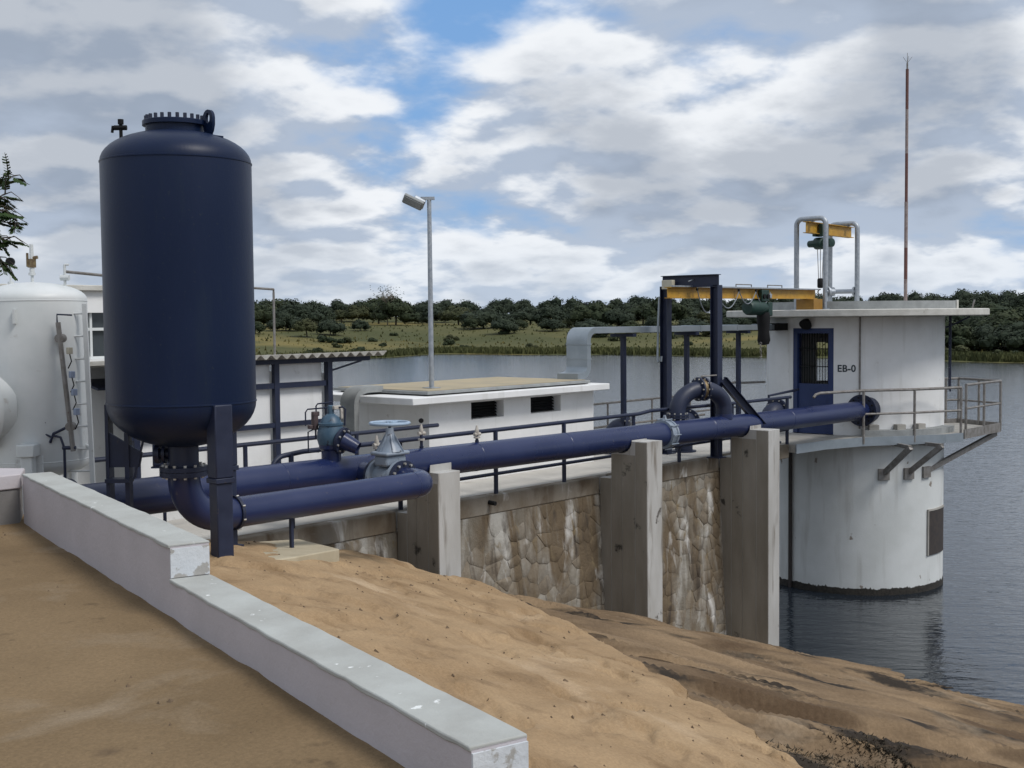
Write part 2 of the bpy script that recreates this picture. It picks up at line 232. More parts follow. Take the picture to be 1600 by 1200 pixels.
# ---------------------------------------------------------------- helpers
ORG = {}
def thing(name, label, cat, loc=(0, 0, 0), group=None):
    o = bpy.data.objects.new(name, None); COL.objects.link(o); o.empty_display_size = 0.2
    o.location = loc; o['label'] = label; o['category'] = cat
    if group: o['group'] = group
    ORG[o.name] = Vector(loc); return o
def tag(o, label, cat, group=None):
    o['label'] = label; o['category'] = cat
    if group: o['group'] = group
    return o
def frame(d):
    d = d.normalized(); a = Vector((0, 0, 1)) if abs(d.z) < 0.9 else Vector((1, 0, 0))
    x = a.cross(d).normalized(); return x, d.cross(x)
class MB:
    def __init__(s): s.v = []; s.f = []
    def add(s, vs, fs):
        b = len(s.v); s.v += [Vector(q) for q in vs]; s.f += [tuple(i+b for i in g) for g in fs]; return s
    def box(s, x0, x1, y0, y1, z0, z1):
        return s.add([(x0, y0, z0), (x1, y0, z0), (x1, y1, z0), (x0, y1, z0), (x0, y0, z1), (x1, y0, z1), (x1, y1, z1), (x0, y1, z1)],
                     [(3, 2, 1, 0), (4, 5, 6, 7), (0, 1, 5, 4), (1, 2, 6, 5), (2, 3, 7, 6), (3, 0, 4, 7)])
    def obox(s, c, sx, sy, sz, ang=0, axis='Z'):
        m = Matrix.Rotation(ang, 3, axis); c = Vector(c)
        q = [c + m @ Vector((dx*sx/2, dy*sy/2, dz*sz/2)) for dz in (-1, 1) for dx, dy in ((-1, -1), (1, -1), (1, 1), (-1, 1))]
        return s.add(q, [(3, 2, 1, 0), (4, 5, 6, 7), (0, 1, 5, 4), (1, 2, 6, 5), (2, 3, 7, 6), (3, 0, 4, 7)])
    def bar(s, p0, p1, w, h, upv=(0, 0, 1)):      # rectangular bar between two points
        p0, p1 = Vector(p0), Vector(p1); d = (p1-p0).normalized(); u = Vector(upv)
        x = d.cross(u).normalized(); y = x.cross(d)
        q = [p + x*a*w/2 + y*b*h/2 for p in (p0, p1) for a, b in ((-1, -1), (1, -1), (1, 1), (-1, 1))]
        return s.add(q, [(3, 2, 1, 0), (4, 5, 6, 7), (0, 1, 5, 4), (1, 2, 6, 5), (2, 3, 7, 6), (3, 0, 4, 7)])
    def ibeam(s, p0, p1, w, h, tf=0.014, tw=0.01, upv=(0, 0, 1)):
        p0, p1 = Vector(p0), Vector(p1); d = (p1-p0).normalized(); u = Vector(upv); x = d.cross(u).normalized(); y = x.cross(d)
        s.bar(p0 + y*(h/2-tf/2), p1 + y*(h/2-tf/2), w, tf, upv); s.bar(p0 - y*(h/2-tf/2), p1 - y*(h/2-tf/2), w, tf, upv)
        return s.bar(p0, p1, tw, h-2*tf-0.002, upv)
    def tube(s, pts, r, n=10, cap=True):
        pts = [Vector(q) for q in pts]; k = len(pts); rs = r if isinstance(r, (list, tuple)) else [r]*k
        b = len(s.v); x = None
        for i, q in enumerate(pts):
            d = (pts[min(i+1, k-1)] - pts[max(i-1, 0)]).normalized()
            if x is None: x, y = frame(d)
            else:
                x = (x - d*x.dot(d))
                x = x.normalized() if x.length > 1e-6 else frame(d)[0]
                y = d.cross(x)
            for j in range(n):
                a = 2*math.pi*j/n; s.v.append(q + (x*math.cos(a) + y*math.sin(a))*rs[i])
        for i in range(k-1):
            for j in range(n):
                j2 = (j+1) % n; s.f.append((b+i*n+j, b+i*n+j2, b+(i+1)*n+j2, b+(i+1)*n+j))
        if cap:
            s.f.append(tuple(b+j for j in reversed(range(n)))); s.f.append(tuple(b+(k-1)*n+j for j in range(n)))
        return s
    def lathe(s, prof, c, axis=(0, 0, 1), n=32):   # prof: (radius, height) along the axis
        c = Vector(c); d = Vector(axis).normalized(); x, y = frame(d); b = len(s.v)
        for r, h in prof:
            for j in range(n):
                a = 2*math.pi*j/n; s.v.append(c + d*h + (x*math.cos(a) + y*math.sin(a))*max(r, 1e-4))
        k = len(prof)
        for i in range(k-1):
            for j in range(n):
                j2 = (j+1) % n; s.f.append((b+i*n+j, b+i*n+j2, b+(i+1)*n+j2, b+(i+1)*n+j))
        s.f.append(tuple(b+j for j in reversed(range(n)))); s.f.append(tuple(b+(k-1)*n+j for j in range(n)))
        return s
    def disc(s, c, axis, r, t, n=28): return s.lathe([(r, -t/2), (r, t/2)], c, axis, n)
    def bolts(s, c, axis, rad, cnt, br=0.016, bl=0.03, ph=0.0):
        c = Vector(c); d = Vector(axis).normalized(); x, y = frame(d)
        for i in range(cnt):
            a = ph + 2*math.pi*i/cnt; s.lathe([(br, -bl/2), (br, bl/2)], c + (x*math.cos(a)+y*math.sin(a))*rad, d, 6)
        return s
    def poly(s, pts, z0, z1):     # vertical prism over an XY outline (ccw)
        n = len(pts); b = len(s.v)
        s.v += [Vector((q[0], q[1], z0)) for q in pts] + [Vector((q[0], q[1], z1)) for q in pts]
        s.f.append(tuple(b+i for i in reversed(range(n)))); s.f.append(tuple(b+n+i for i in range(n)))
        for i in range(n): j = (i+1) % n; s.f.append((b+i, b+j, b+n+j, b+n+i))
        return s
    def build(s, name, m, parent=None, bev=0.0, ang=38, kind=None, seg=2):
        me = bpy.data.meshes.new(name)
        org = Vector((0, 0, 0))
        q = parent
        while q is not None:
            if q.name in ORG: org = ORG[q.name]
            q = q.parent
        me.from_pydata([v-org for v in s.v], [], s.f); me.update()
        import bmesh
        bm = bmesh.new(); bm.from_mesh(me); bmesh.ops.recalc_face_normals(bm, faces=bm.faces); bm.to_mesh(me); bm.free()
        for pl in me.polygons: pl.use_smooth = True
        me.set_sharp_from_angle(angle=R_(ang))
        me.materials.append(m)
        o = bpy.data.objects.new(name, me); COL.objects.link(o)
        if parent is not None: o.parent = parent
        if bev:
            b = o.modifiers.new('bevel', 'BEVEL'); b.width = bev; b.segments = seg; b.limit_method = 'ANGLE'; b.angle_limit = R_(40)
        if kind: o['kind'] = kind
        return o
def arc(c, u, v, r, a0, a1, n):     # points of an arc in the plane of u, v
    c, u, v = Vector(c), Vector(u), Vector(v)
    return [c + u*(r*math.cos(a0+(a1-a0)*i/n)) + v*(r*math.sin(a0+(a1-a0)*i/n)) for i in range(n+1)]
def railing(name, label, cat, posts, path, heights, rp, rr, m, z0, group=None, posttop=None, mids=None):
    # posts: list of (x, y); path: rail polyline (x, y); heights: rail z values
    t = thing(name, label, cat, (path[0][0], path[0][1], z0), group)
    for x, y in posts: MB().tube([(x, y, z0), (x, y, posttop or heights[0])], rp, 8).build('post', m, t)
    for i, h in enumerate(heights):
        MB().tube([(x, y, h) for x, y in path], rr, 8).build('top_rail' if i == 0 else 'mid_rail', m, t)
    return t
def grid_mesh(name, nx, ny, fn, m, smooth=True):
    vs = []; fs = []
    for j in range(ny+1):
        for i in range(nx+1): vs.append(fn(i/nx, j/ny))
    for j in range(ny):
        for i in range(nx): a = j*(nx+1)+i; fs.append((a, a+1, a+nx+2, a+nx+1))
    me = bpy.data.meshes.new(name); me.from_pydata(vs, [], fs); me.update()
    if smooth:
        for pl in me.polygons: pl.use_smooth = True
    me.materials.append(m); o = bpy.data.objects.new(name, me); COL.objects.link(o); return o
def clamp(x, a=0.0, b=1.0): return max(a, min(b, x))
def sstep(x, a, b): q = clamp((x-a)/(b-a)); return q*q*(3-2*q)
def nz(x, y, z=0.0, o=4): return noise.fractal(Vector((x, y, z)), 1.0, 2.0, o)
def smin(a, b, k=0.35):
    h = clamp(0.5+0.5*(b-a)/k); return b*(1-h)+a*h-k*h*(1-h)

# ---------------------------------------------------------------- terrain
CREST = [(9.9, 12.35), (10.7, 12.3), (12.0, 11.72), (12.4, 11.5), (12.04, 10.5), (11.4, 8.97), (10.2, 7.2), (9.38, 5.75), (8.46, 4.33), (7.3, 2.6), (5.6, 0.4), (4.4, -2.0)]
def rock_base(x, y):
    q = clamp((y-4.3)/7.45, -1.0, 1.05)
    return (0.25+0.065*q)*((20.0+1.0*q)-x)
def in_sand(x, y):
    P = CREST + [(2.0, -2.5), (5.2, 11.9)]; c = False; j = len(P)-1
    for i in range(len(P)):
        (xi, yi), (xj, yj) = P[i], P[j]
        if (yi > y) != (yj > y) and x < (xj-xi)*(y-yi)/(yj-yi)+xi: c = not c
        j = i
    if not c: return 0.0
    d = 9
    for (xa, ya), (xb, yb) in zip(CREST, CREST[1:]):
        t_ = clamp(((x-xa)*(xb-xa)+(y-ya)*(yb-ya))/((xb-xa)**2+(yb-ya)**2)); d = min(d, math.hypot(x-xa-t_*(xb-xa), y-ya-t_*(yb-ya)))
    return sstep(d, 0.12, 0.7)
def rock_z(x, y):
    z = rock_base(x, y)
    if z > 4.1: z = 4.1 - 0.0*(z-4.1)
    # slanting ledges of weathered rock
    a = x*0.62 - y*0.78; b = x*0.78 + y*0.62
    n1 = nz(a*0.16+3, b*0.75, 0, 4); n2 = nz(a*0.5, b*1.9+9, 2.0, 4)
    led = abs(n1)
    near = 1 - sstep(y, 11.0, 12.2)*0.6
    n3 = nz(a*1.4, b*4.5, 4.0, 4)
    z += near*(0.30*n1 - 0.11*sstep(led, 0.0, 0.16) + 0.045*n2 + 0.006*n3 + 0.06)
    z -= 0.10*sstep(y, 11.2, 12.4)
    if x < 9.5: z -= 0.5*sstep(y, 11.6, 12.2)*sstep(9.5-x, 0, 1.0)
    z -= 0.55*in_sand(x, y)
    return max(z, -3.0)
PA, PB = Vector((3.07, 2.88)), Vector((5.10, 10.02))     # inner foot line of the parapet
pdir = (PB-PA).normalized(); pn = Vector((pdir.y, -pdir.x))  # pn points to the slope side
def sand_z(x, y):
    base = rock_base(x, y) + 0.10
    cap = 4.22 - 0.50*sstep(y, 11.25, 12.0)
    z = smin(base, cap, 0.5)
    q_ = nz(x*1.1+y*0.5, y*1.3-x*0.4, 9, 4)
    return z + 0.05*nz(x*0.55, y*0.55, 5, 5) + 0.026*nz(x*2.2, y*2.6, 1, 4) - 0.05*sstep(q_, 0.12, 0.32)
struct = lambda o: (o.__setitem__('kind', 'structure'), o)[1]
struct(grid_mesh('rock_shore', 350, 310, lambda u, v: (3.0+u*23.0, -7+v*20.3, rock_z(3.0+u*23.0, -7+v*20.3)), ROCK))
# sand apron, from the parapet to a broken edge over the rock
def crest_pt(u):
    s = u*(len(CREST)-1); i = min(int(s), len(CREST)-2); f = s-i
    p0, p1, p2, p3 = [Vector(CREST[clamp_i(k)]) for k in (i-1, i, i+1, i+2)]
    return 0.5*((2*p1)+(p2-p0)*f+(2*p0-5*p1+4*p2-p3)*f*f+(3*p1-p0-3*p2+p3)*f**3)
def clamp_i(k): return max(0, min(len(CREST)-1, k))
def sand_fn(u, v):
    c = crest_pt(u)
    e = 0.16*nz(u*26, 3.3, 0, 5)
    inner = Vector((6.2, 12.5)).lerp(Vector((2.6, -2.0)), u) if u < 0.12 else None
    a = Vector((5.6, 11.9)).lerp(Vector((2.5, -2.5)), sstep(u, 0.0, 1.0))
    if v < 0.04:      # skirt
        q = c; x, y = q.x + 0.05, q.y - 0.02
        return (x + e*0.8, y - e*0.5, rock_z(x, y) - 0.15)
    t = (v-0.04)/0.96; t = t**1.25
    q = c.lerp(a, t); k = (1-t)**3
    x, y = q.x + e*0.8*k, q.y - e*0.5*k
    z = sand_z(x, y)
    z -= 0.05*(1-sstep(t, 0, 0.03))
    return (x, y, z)
struct(grid_mesh('sand_slope', 360, 130, sand_fn, SAND))
# yard behind the parapet
def yard_fn(u, v):
    x, y = -14+u*20, -9+v*22
    d = (Vector((x, y))-PA).dot(pn)
    if d > 0.10: x -= pn.x*(d-0.10); y -= pn.y*(d-0.10)
    return (x, y, 4.72 + 0.012*nz(x*0.9, y*0.9, 3, 4) + 0.006*nz(x*4, y*4, 3, 3))
struct(grid_mesh('courtyard_ground', 160, 170, yard_fn, YARD))
# pebbles, twigs and clods lying on the sand and yard
mb = MB()
for i in range(900):
    if i < 560:
        u = random.random(); c = crest_pt(u); a = Vector((5.4, 11.5)).lerp(Vector((2.5, -2.5)), u); q = c.lerp(a, 0.02+0.9*random.random()); x, y = q; z = sand_z(x, y)
    else:
        x, y = random.uniform(-1, 5), random.uniform(1.2, 10)
        if (Vector((x, y))-PA).dot(pn) > -0.05: continue
        z = 4.722
    s = random.choice((0.007, 0.01, 0.014, 0.02, 0.03)) * (0.55 if i >= 560 else 1); a = random.random()*6.3
    pts = [Vector((x+s*math.cos(a+k*2.1)*random.uniform(.6, 1.3), y+s*math.sin(a+k*2.1)*random.uniform(.6, 1.3), z-0.006)) for k in range(3)] + [Vector((x, y, z+s*0.7))]
    mb.add(pts, [(0, 1, 3), (1, 2, 3), (2, 0, 3)])
tag(mb.build('loose_pebbles', ROCK_P, kind='stuff'), 'small brown pebbles and clods scattered over sand and yard', 'pebbles')
# dry grass clump at the sand edge, lower right
mb = MB()
for i in range(16000):
    x, y = random.gauss(10.2, 0.62), random.gauss(4.62, 0.24)
    if nz(x*1.2, y*1.7, 8, 3) < -0.22: continue
    z = rock_z(x, y); h = random.uniform(0.006, 0.020); a = random.random()*6.3
    dx, dy = math.cos(a)*0.010, math.sin(a)*0.010; lx, ly = random.gauss(0, 0.03), random.gauss(0, 0.03)
    mb.add([(x-dx, y-dy, z-0.02), (x+dx, y+dy, z-0.02), (x+lx, y+ly, z+h)], [(0, 1, 2)])
DRY = mat('dry_grass', (0.075, 0.058, 0.036), (0.045, 0.036, 0.024), rough=0.95, scale=5)
tag(mb.build('dry_grass', DRY, kind='stuff'), 'dry brown grass growing on the rock below the sand edge', 'grass')
# lake
struct(grid_mesh('lake_water', 2, 2, lambda u, v: (-40+u*700, -300+v*700, 0.0), WATER))

# far shore: polar sheet round the camera
def shore_r(th):      # th in degrees, ccw from the jetty axis
    pts = [(-180, 60), (-60, 60), (-20, 130), (5, 150), (18.5, 172), (28, 193), (39.5, 214), (44.5, 224), (47.5, 206), (54, 185), (60, 160), (66, 120), (78, 60), (95, 40), (180, 60)]
    for (a, ra), (b, rb) in zip(pts, pts[1:]):
        if a <= th <= b: q = (th-a)/(b-a); q = q*q*(3-2*q); return ra+(rb-ra)*q
    return 60
def far_z(th, r):
    d = r-shore_r(th) - 3.0*nz(th*0.35, 1.0, 0, 3)
    if d < 0: return max(d*0.25, -4.0)
    z = 0.25*sstep(d, 0, 3) + 4.2*sstep(d, 8, 110) + 3.2*sstep(d, 90, 260)
    return z + 0.35*sstep(d, 5, 40)*nz(r*0.02*math.cos(R_(th)), r*0.02*math.sin(R_(th)), 2, 4)
def far_fn(u, v):
    th = -180+u*360; r0 = shore_r(th)
    r = r0 - 14 + (6 + 300*v if v < 0.7 else 6 + 210 + (v-0.7)/0.3*3600)
    return (r*math.cos(R_(th)), r*math.sin(R_(th)), far_z(th, r))
struct(grid_mesh('far_shore_ground', 720, 70, far_fn, GRASSM))

# ---------------------------------------------------------------- jetty wall with deck, coping, buttresses and rubble masonry
D = 3.70
def wall_y(z): return 12.75 - 0.055*(3.4-z) if z < 3.4 else 12.75
dam = thing('jetty_wall', 'long concrete jetty wall with rubble masonry face and three tall buttresses', 'wall', (16, 13.5, 0))
MB().box(5.0, 23.55, 12.95, 15.3, 3.40, D).build('deck_slab', DECK, dam, bev=0.015)
for x0, x1 in ((7.0, 12.02), (12.5, 16.84), (17.30, 20.72), (21.16, 23.55)):
    MB().box(x0, x1, 12.75, 12.947, 3.40, D-0.003).build('coping', COPE, dam, bev=0.02)
# masonry core, battered, cut back behind the stones
mb = MB()
for x0, x1 in ((6.0, 22.2),):
    y0t, y0b = wall_y(3.4)+0.009, wall_y(-2.5)+0.009
    mb.add([(x0, y0b, -2.5), (x1, y0b, -2.5), (x1, 15.2, -2.5), (x0, 15.2, -2.5), (x0, y0t, 3.398), (x1, y0t, 3.398), (x1, 15.2, 3.398), (x0, 15.2, 3.398)],
           [(3, 2, 1, 0), (4, 5, 6, 7), (0, 1, 5, 4), (1, 2, 6, 5), (2, 3, 7, 6), (3, 0, 4, 7)])
mb.build('masonry_core', MORT, dam)
# rubble stones: jittered cells clipped against their neighbours, each its own piece
def voronoi_cell(i, pts, x0, x1, z0, z1):
    px, pz = pts[i]; poly = [(x0, z0), (x1, z0), (x1, z1), (x0, z1)]
    for j, (qx, qz) in enumerate(pts):
        if j == i or abs(qx-px) > 1.1 or abs(qz-pz) > 1.1: continue
        mx, mz = (px+qx)/2, (pz+qz)/2; nx, nz_ = qx-px, qz-pz
        out = []
        for k in range(len(poly)):
            a, b = poly[k], poly[(k+1) % len(poly)]
            da = (a[0]-mx)*nx+(a[1]-mz)*nz_; db = (b[0]-mx)*nx+(b[1]-mz)*nz_
            if da <= 0: out.append(a)
            if da*db < 0: tt = da/(da-db); out.append((a[0]+(b[0]-a[0])*tt, a[1]+(b[1]-a[1])*tt))
        poly = out
        if len(poly) < 3: return None
    return poly
rs = random.Random(21)
nst = 0
for x0, x1, zlow in ((9.6, 12.0, 2.6), (12.5, 16.83, 1.0), (17.3, 20.70, -0.25)):
    pts = []; zz = zlow - 0.1; row = 0
    while zz < 3.5:
        xx = x0 - 0.1 + (row % 2)*0.14
        while xx < x1 + 0.15:
            pts.append((xx+rs.uniform(-.10, .10), zz+rs.uniform(-.10, .10))); xx += rs.uniform(0.17, 0.42)
        zz += rs.uniform(0.19, 0.27); row += 1
    for i in range(len(pts)):
        cell = voronoi_cell(i, pts, x0, x1, zlow, 3.392)
        if not cell: continue
        if nz(pts[i][0]*0.9, pts[i][1]*0.8, 6.0, 3) > 0.16: continue      # stones buried under render
        cx = sum(q[0] for q in cell)/len(cell); cz = sum(q[1] for q in cell)/len(cell)
        if max(q[1] for q in cell) < rock_base(cx, 12.4)-0.25: continue
        # rounded outline: corners cut twice, then inset for the joint
        P = cell
        for _ in range(2):
            Q = []
            for k in range(len(P)):
                a, b = P[k], P[(k+1) % len(P)]
                Q += [(a[0]*.86+b[0]*.14, a[1]*.86+b[1]*.14), (a[0]*.14+b[0]*.86, a[1]*.14+b[1]*.86)]
            P = Q
            if len(P) > 14: break
        sz = math.sqrt(abs(sum(P[k][0]*P[(k+1) % len(P)][1]-P[(k+1) % len(P)][0]*P[k][1] for k in range(len(P))))/2)
        if sz < 0.07: continue
        ins = 1 - rs.choice((0.0015, 0.0025, 0.004, 0.009))/sz
        proud = rs.uniform(-0.003, 0.005); tx, tz = rs.uniform(-.015, .015), rs.uniform(-.015, .015)
        v = []; n = len(P)
        for s, dep in ((ins, 0.05), (ins, 0.006-proud*0.5), (ins*0.93, 0.001-proud)):
            for qx, qz in P:
                X = cx+(qx-cx)*s; Z = cz+(qz-cz)*s
                v.append((X, wall_y(Z)+dep+(tx*(X-cx)+tz*(Z-cz) if dep < 0.01 else 0)+rs.uniform(-.004, .004)*(dep < 0), Z))
        f = [tuple(2*n+k for k in range(n))]
        for L in (0, 1):
            for k in range(n): k2 = (k+1) % n; f.append((L*n+k, L*n+k2, (L+1)*n+k2, (L+1)*n+k))
        mm = STONES[rs.choices((0, 1, 2, 3), (4, 3.2, 2.2, 3))[0]]
        MB().add(v, f).build('stone', mm, dam, ang=50); nst += 1
print('stones', nst)
# buttresses, notched round the pipe (pipe axis Y 12.3); formwork boards on the shaded side
PY = 12.30
def pipe_z(x): return 4.45 - (x-8.8)*0.0097
for (bx0, bx1, topz, botz, fy) in ((12.03, 12.46, 4.31, 1.8, 11.90), (16.84, 17.28, 4.35, 0.3, 11.75), (20.74, 21.16, 4.26, -1.6, 11.66)):
    pz = pipe_z((bx0+bx1)/2); rr = 0.235
    prof = [(12.74, botz), (12.74, 3.69), (PY+0.19, 3.69)]
    for k in range(0, 9):
        a = math.radians(-36 - k*18); prof.append((PY+rr*math.cos(a), pz+rr*math.sin(a)))
    prof += [(PY-rr, topz+0.0), (fy, topz), (fy, botz)]
    n = len(prof); v = [(bx0, y, z) for y, z in prof] + [(bx1, y, z) for y, z in prof]
    f = [tuple(range(n)), tuple(reversed(range(n, 2*n)))] + [(i, (i+1) % n, n+(i+1) % n, n+i) for i in range(n)]
    bt = MB().add(v, f).build('buttress', FINC, dam, bev=0.012)
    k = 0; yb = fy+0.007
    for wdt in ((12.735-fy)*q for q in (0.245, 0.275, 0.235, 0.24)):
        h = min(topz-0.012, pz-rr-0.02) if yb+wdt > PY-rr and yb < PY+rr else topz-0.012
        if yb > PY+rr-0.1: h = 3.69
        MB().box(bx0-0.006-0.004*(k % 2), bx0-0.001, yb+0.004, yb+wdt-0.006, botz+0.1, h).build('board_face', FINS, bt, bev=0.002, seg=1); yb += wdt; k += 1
MB().tube([(14.0, 12.9, 3.60), (14.0, 12.62, 3.585)], 0.035, 12).build('drain_spout', BLACK, dam)

# compound ground left of the jetty, behind the wall
struct(MB().box(-25, 13.2, 12.97, 21, 2.9, 3.66).build('compound_ground', DECK))
# concrete pad under the tank and slab
pdm = MB().poly([(6.3, 10.1), (8.0, 10.05), (9.1, 10.6), (9.45, 11.75), (6.6, 11.9)], 3.3, 4.06)
for q_ in pdm.v:
    if q_.z > 4: q_.z = 4.05 - 0.12*max(0, q_.x-7.5) - 0.02*(q_.y-10)
tag(pdm.build('concrete_pad', PADC, bev=0.015), 'low yellowish concrete pad under the blue tank legs', 'concrete pad')

# ---------------------------------------------------------------- parapet in the foreground
par = thing('parapet_wall', 'stepped white parapet wall running through the foreground', 'wall', (4.0, 6.0, 4.7))
def prun(y0, y1, z1, name, w=0.235):
    a = PA + pdir*((y0-PA.y)/pdir.y); b = PA + pdir*((y1-PA.y)/pdir.y); n = 40
    mb = MB(); L = (b-a).length
    secs = []
    for i in range(n+1):
        q = a.lerp(b, i/n); e = 0.006*nz(q.y*3, 1.0, 0, 3); e2 = 0.005*nz(q.y*4, 7.0, 0, 3)
        i0 = q + pn*e; o0 = q + pn*(w+e2)
        secs.append([(i0.x, i0.y, 3.9), (o0.x, o0.y, 3.9), (o0.x, o0.y, z1-0.012+e), (i0.x, i0.y, z1-0.012+e2)])
    v = [p_ for s in secs for p_ in s]; f = []
    for i in range(n):
        for k in range(4): k2 = (k+1) % 4; f.append((i*4+k, i*4+k2, i*4+4+k2, i*4+4+k))
    f += [(3, 2, 1, 0), (n*4, n*4+1, n*4+2, n*4+3)]
    mb.add(v, f); o = mb.build(name, PARW, par)
    # cement capping, slightly uneven, with a lip along the yard side
    secs = []
    for i in range(n+1):
        q = a.lerp(b, i/n); e = 0.007*nz(q.y*5, 4.0, z1, 3); e2 = 0.007*nz(q.y*6, 2.0, z1, 3); e3 = 0.004*nz(q.y*2.3, 9, z1, 3)
        i0 = q + pn*(-0.007+e); o0 = q + pn*(w+0.006+e2)
        secs.append([(i0.x, i0.y, z1-0.022+e*0.8), (o0.x, o0.y, z1-0.02), (o0.x, o0.y, z1+e3), (i0.x, i0.y, z1-e3)])
    v = [p_ for s in secs for p_ in s]; f = []
    for i in range(n):
        for k in range(4): k2 = (k+1) % 4; f.append((i*4+k, i*4+k2, i*4+4+k2, i*4+4+k))
    f += [(3, 2, 1, 0), (n*4, n*4+1, n*4+2, n*4+3)]
    MB().add(v, f).build('capping', PART, par, bev=0.006)
    # painted end face, its brighter tone has sunlight put into the colour
    d2 = pdir
    q0, q1 = a - d2*0.012 + pn*0.001, a - d2*0.012 + pn*(w-0.001)
    r0, r1 = a - d2*0.001 + pn*0.001, a - d2*0.001 + pn*(w-0.001)
    mb = MB(); zb = 3.92 if z1 < 5 else 4.955
    mb.add([(q0.x, q0.y, zb), (q1.x, q1.y, zb), (r1.x, r1.y, zb), (r0.x, r0.y, zb), (q0.x, q0.y, z1-0.024), (q1.x, q1.y, z1-0.024), (r1.x, r1.y, z1-0.024), (r0.x, r0.y, z1-0.024)],
           [(3, 2, 1, 0), (4, 5, 6, 7), (0, 1, 5, 4), (1, 2, 6, 5), (2, 3, 7, 6), (3, 0, 4, 7)])
    mb.build('sunlit_painted_end', PARE, par)
prun(2.90, 6.169, 4.95, 'lower_run')
prun(6.17, 10.10, 5.15, 'upper_run')
# low cross wall meeting it at the far end
cw = thing('cross_wall', 'low grey rendered wall with white top at far left of the yard', 'wall', (3.5, 10.3, 4.7))
MB().poly([(-6, 10.13), (5.10, 10.13), (5.32, 10.5), (4.83, 11.1), (-6, 11.9)], 4.2, 5.02).build('rendered_wall', CEMG, cw, bev=0.012)
MB().poly([(-6, 10.115), (5.115, 10.115), (5.34, 10.48), (4.86, 11.14), (-6, 11.92)], 5.022, 5.15).build('white_top', PARW, cw, bev=0.012)

# ---------------------------------------------------------------- blue surge tank
TX, TY, TR = 7.27, 10.90, 0.752
tank = thing('surge_tank', 'big dark blue vertical pressure tank on steel legs beside the sand', 'tank', (TX, TY, 4.06))
ZB, ZT = 5.62, 8.06
prof = []
for k in range(13):
    a = -math.pi/2 + math.pi/2*k/12; prof.append((TR*math.cos(a), ZB + 0.47*math.sin(a)))
prof += [(TR, ZB+0.6), (TR, ZB+1.2), (TR, ZB+1.8), (TR, ZT)]
for k in range(1, 13):
    a = math.pi/2*k/12; prof.append((TR*math.cos(a)**0.92, ZT + 0.33*math.sin(a)))
MB().lathe(prof, (TX, TY, 0), n=72).build('shell', TANKB, tank, ang=60)
for z in (ZB, ZT):
    MB().lathe([(TR-.004, -.012), (TR+.006, -.006), (TR+.006, .006), (TR-.004, .012)], (TX, TY, z), n=72).build('weld_seam', TANKB, tank)
mh = MB().lathe([(0.30, -0.06), (0.30, 0.05), (0.33, 0.052), (0.33, 0.095), (0.325, 0.10), (0.02, 0.10)], (TX, TY, ZT+0.325), n=40).build('manhole_flange', TANKB, tank)
MB().bolts((TX, TY, ZT+0.44), (0, 0, 1), 0.29, 24, 0.018, 0.07).build('flange_bolts', NAVY, mh, kind='stuff')
# lifting lug
rgt = Vector((rt.x, rt.y, 0)); twd = Vector((-fw.x, -fw.y, 0)).normalized()
lc = Vector((TX, TY, 0)) + rgt*0.37 + twd*0.12
outer = [(-0.09, 0), (0.09, 0)] + [(0.085*math.cos(a), 0.155+0.075*math.sin(a)) for a in [math.pi*k/10 for k in range(11)]]
inner = [(0.034*math.cos(a), 0.155+0.045*math.sin(a)) for a in [2*math.pi*k/16 for k in range(16)]]
mb = MB()
ring_o = []
for k in range(16):
    a = 2*math.pi*k/16
    ring_o.append((0.085*math.cos(a), 0.155+0.075*math.sin(a)) if math.sin(a) >= -0.01 else (0.085*math.cos(a)*1.06, max(0.0, 0.155+0.16*math.sin(a))))
# lug built as a thick ring with a foot
ax = (rgt*0.75+twd*0.66).normalized(); nrm = Vector((-ax.y, ax.x, 0))
v = []
for off in (-0.016, 0.016):
    for (a_, b_) in ring_o: v.append(lc + ax*a_ + nrm*off + Vector((0, 0, ZT+0.26+b_*1.15)))
    for (a_, b_) in inner: v.append(lc + ax*a_ + nrm*off + Vector((0, 0, ZT+0.26+b_*1.15)))
f = []
for k in range(16):
    k2 = (k+1) % 16
    f += [(k, k2, 16+k2, 16+k), (32+k, 48+k, 48+k2, 32+k2), (k, 32+k, 32+k2, k2), (16+k, 16+k2, 48+k2, 48+k)]
mb.add(v, f)
mb.obox(lc + Vector((0, 0, ZT+0.245)), 0.26, 0.16, 0.02, math.atan2(ax.y, ax.x))
mb.build('lifting_lug', TANKB, tank)
# small valve on the shoulder
vc = Vector((TX, TY, 0)) - rgt*0.56
mb = MB().tube([vc+Vector((0, 0, ZT+0.12)), vc+Vector((0, 0, ZT+0.42))], 0.018, 8)
mb.tube([vc-rgt*0.07+Vector((0, 0, ZT+0.37)), vc+rgt*0.06+Vector((0, 0, ZT+0.37))], 0.026, 8).disc(vc+Vector((0, 0, ZT+0.43)), (0, 0, 1), 0.03, 0.05, 10)
mb.tube([vc-rgt*0.09+Vector((0, 0, ZT+0.32)), vc-rgt*0.08+Vector((0, 0, ZT+0.39))], 0.014, 6)
mb.build('shoulder_valve', BLACK, tank)
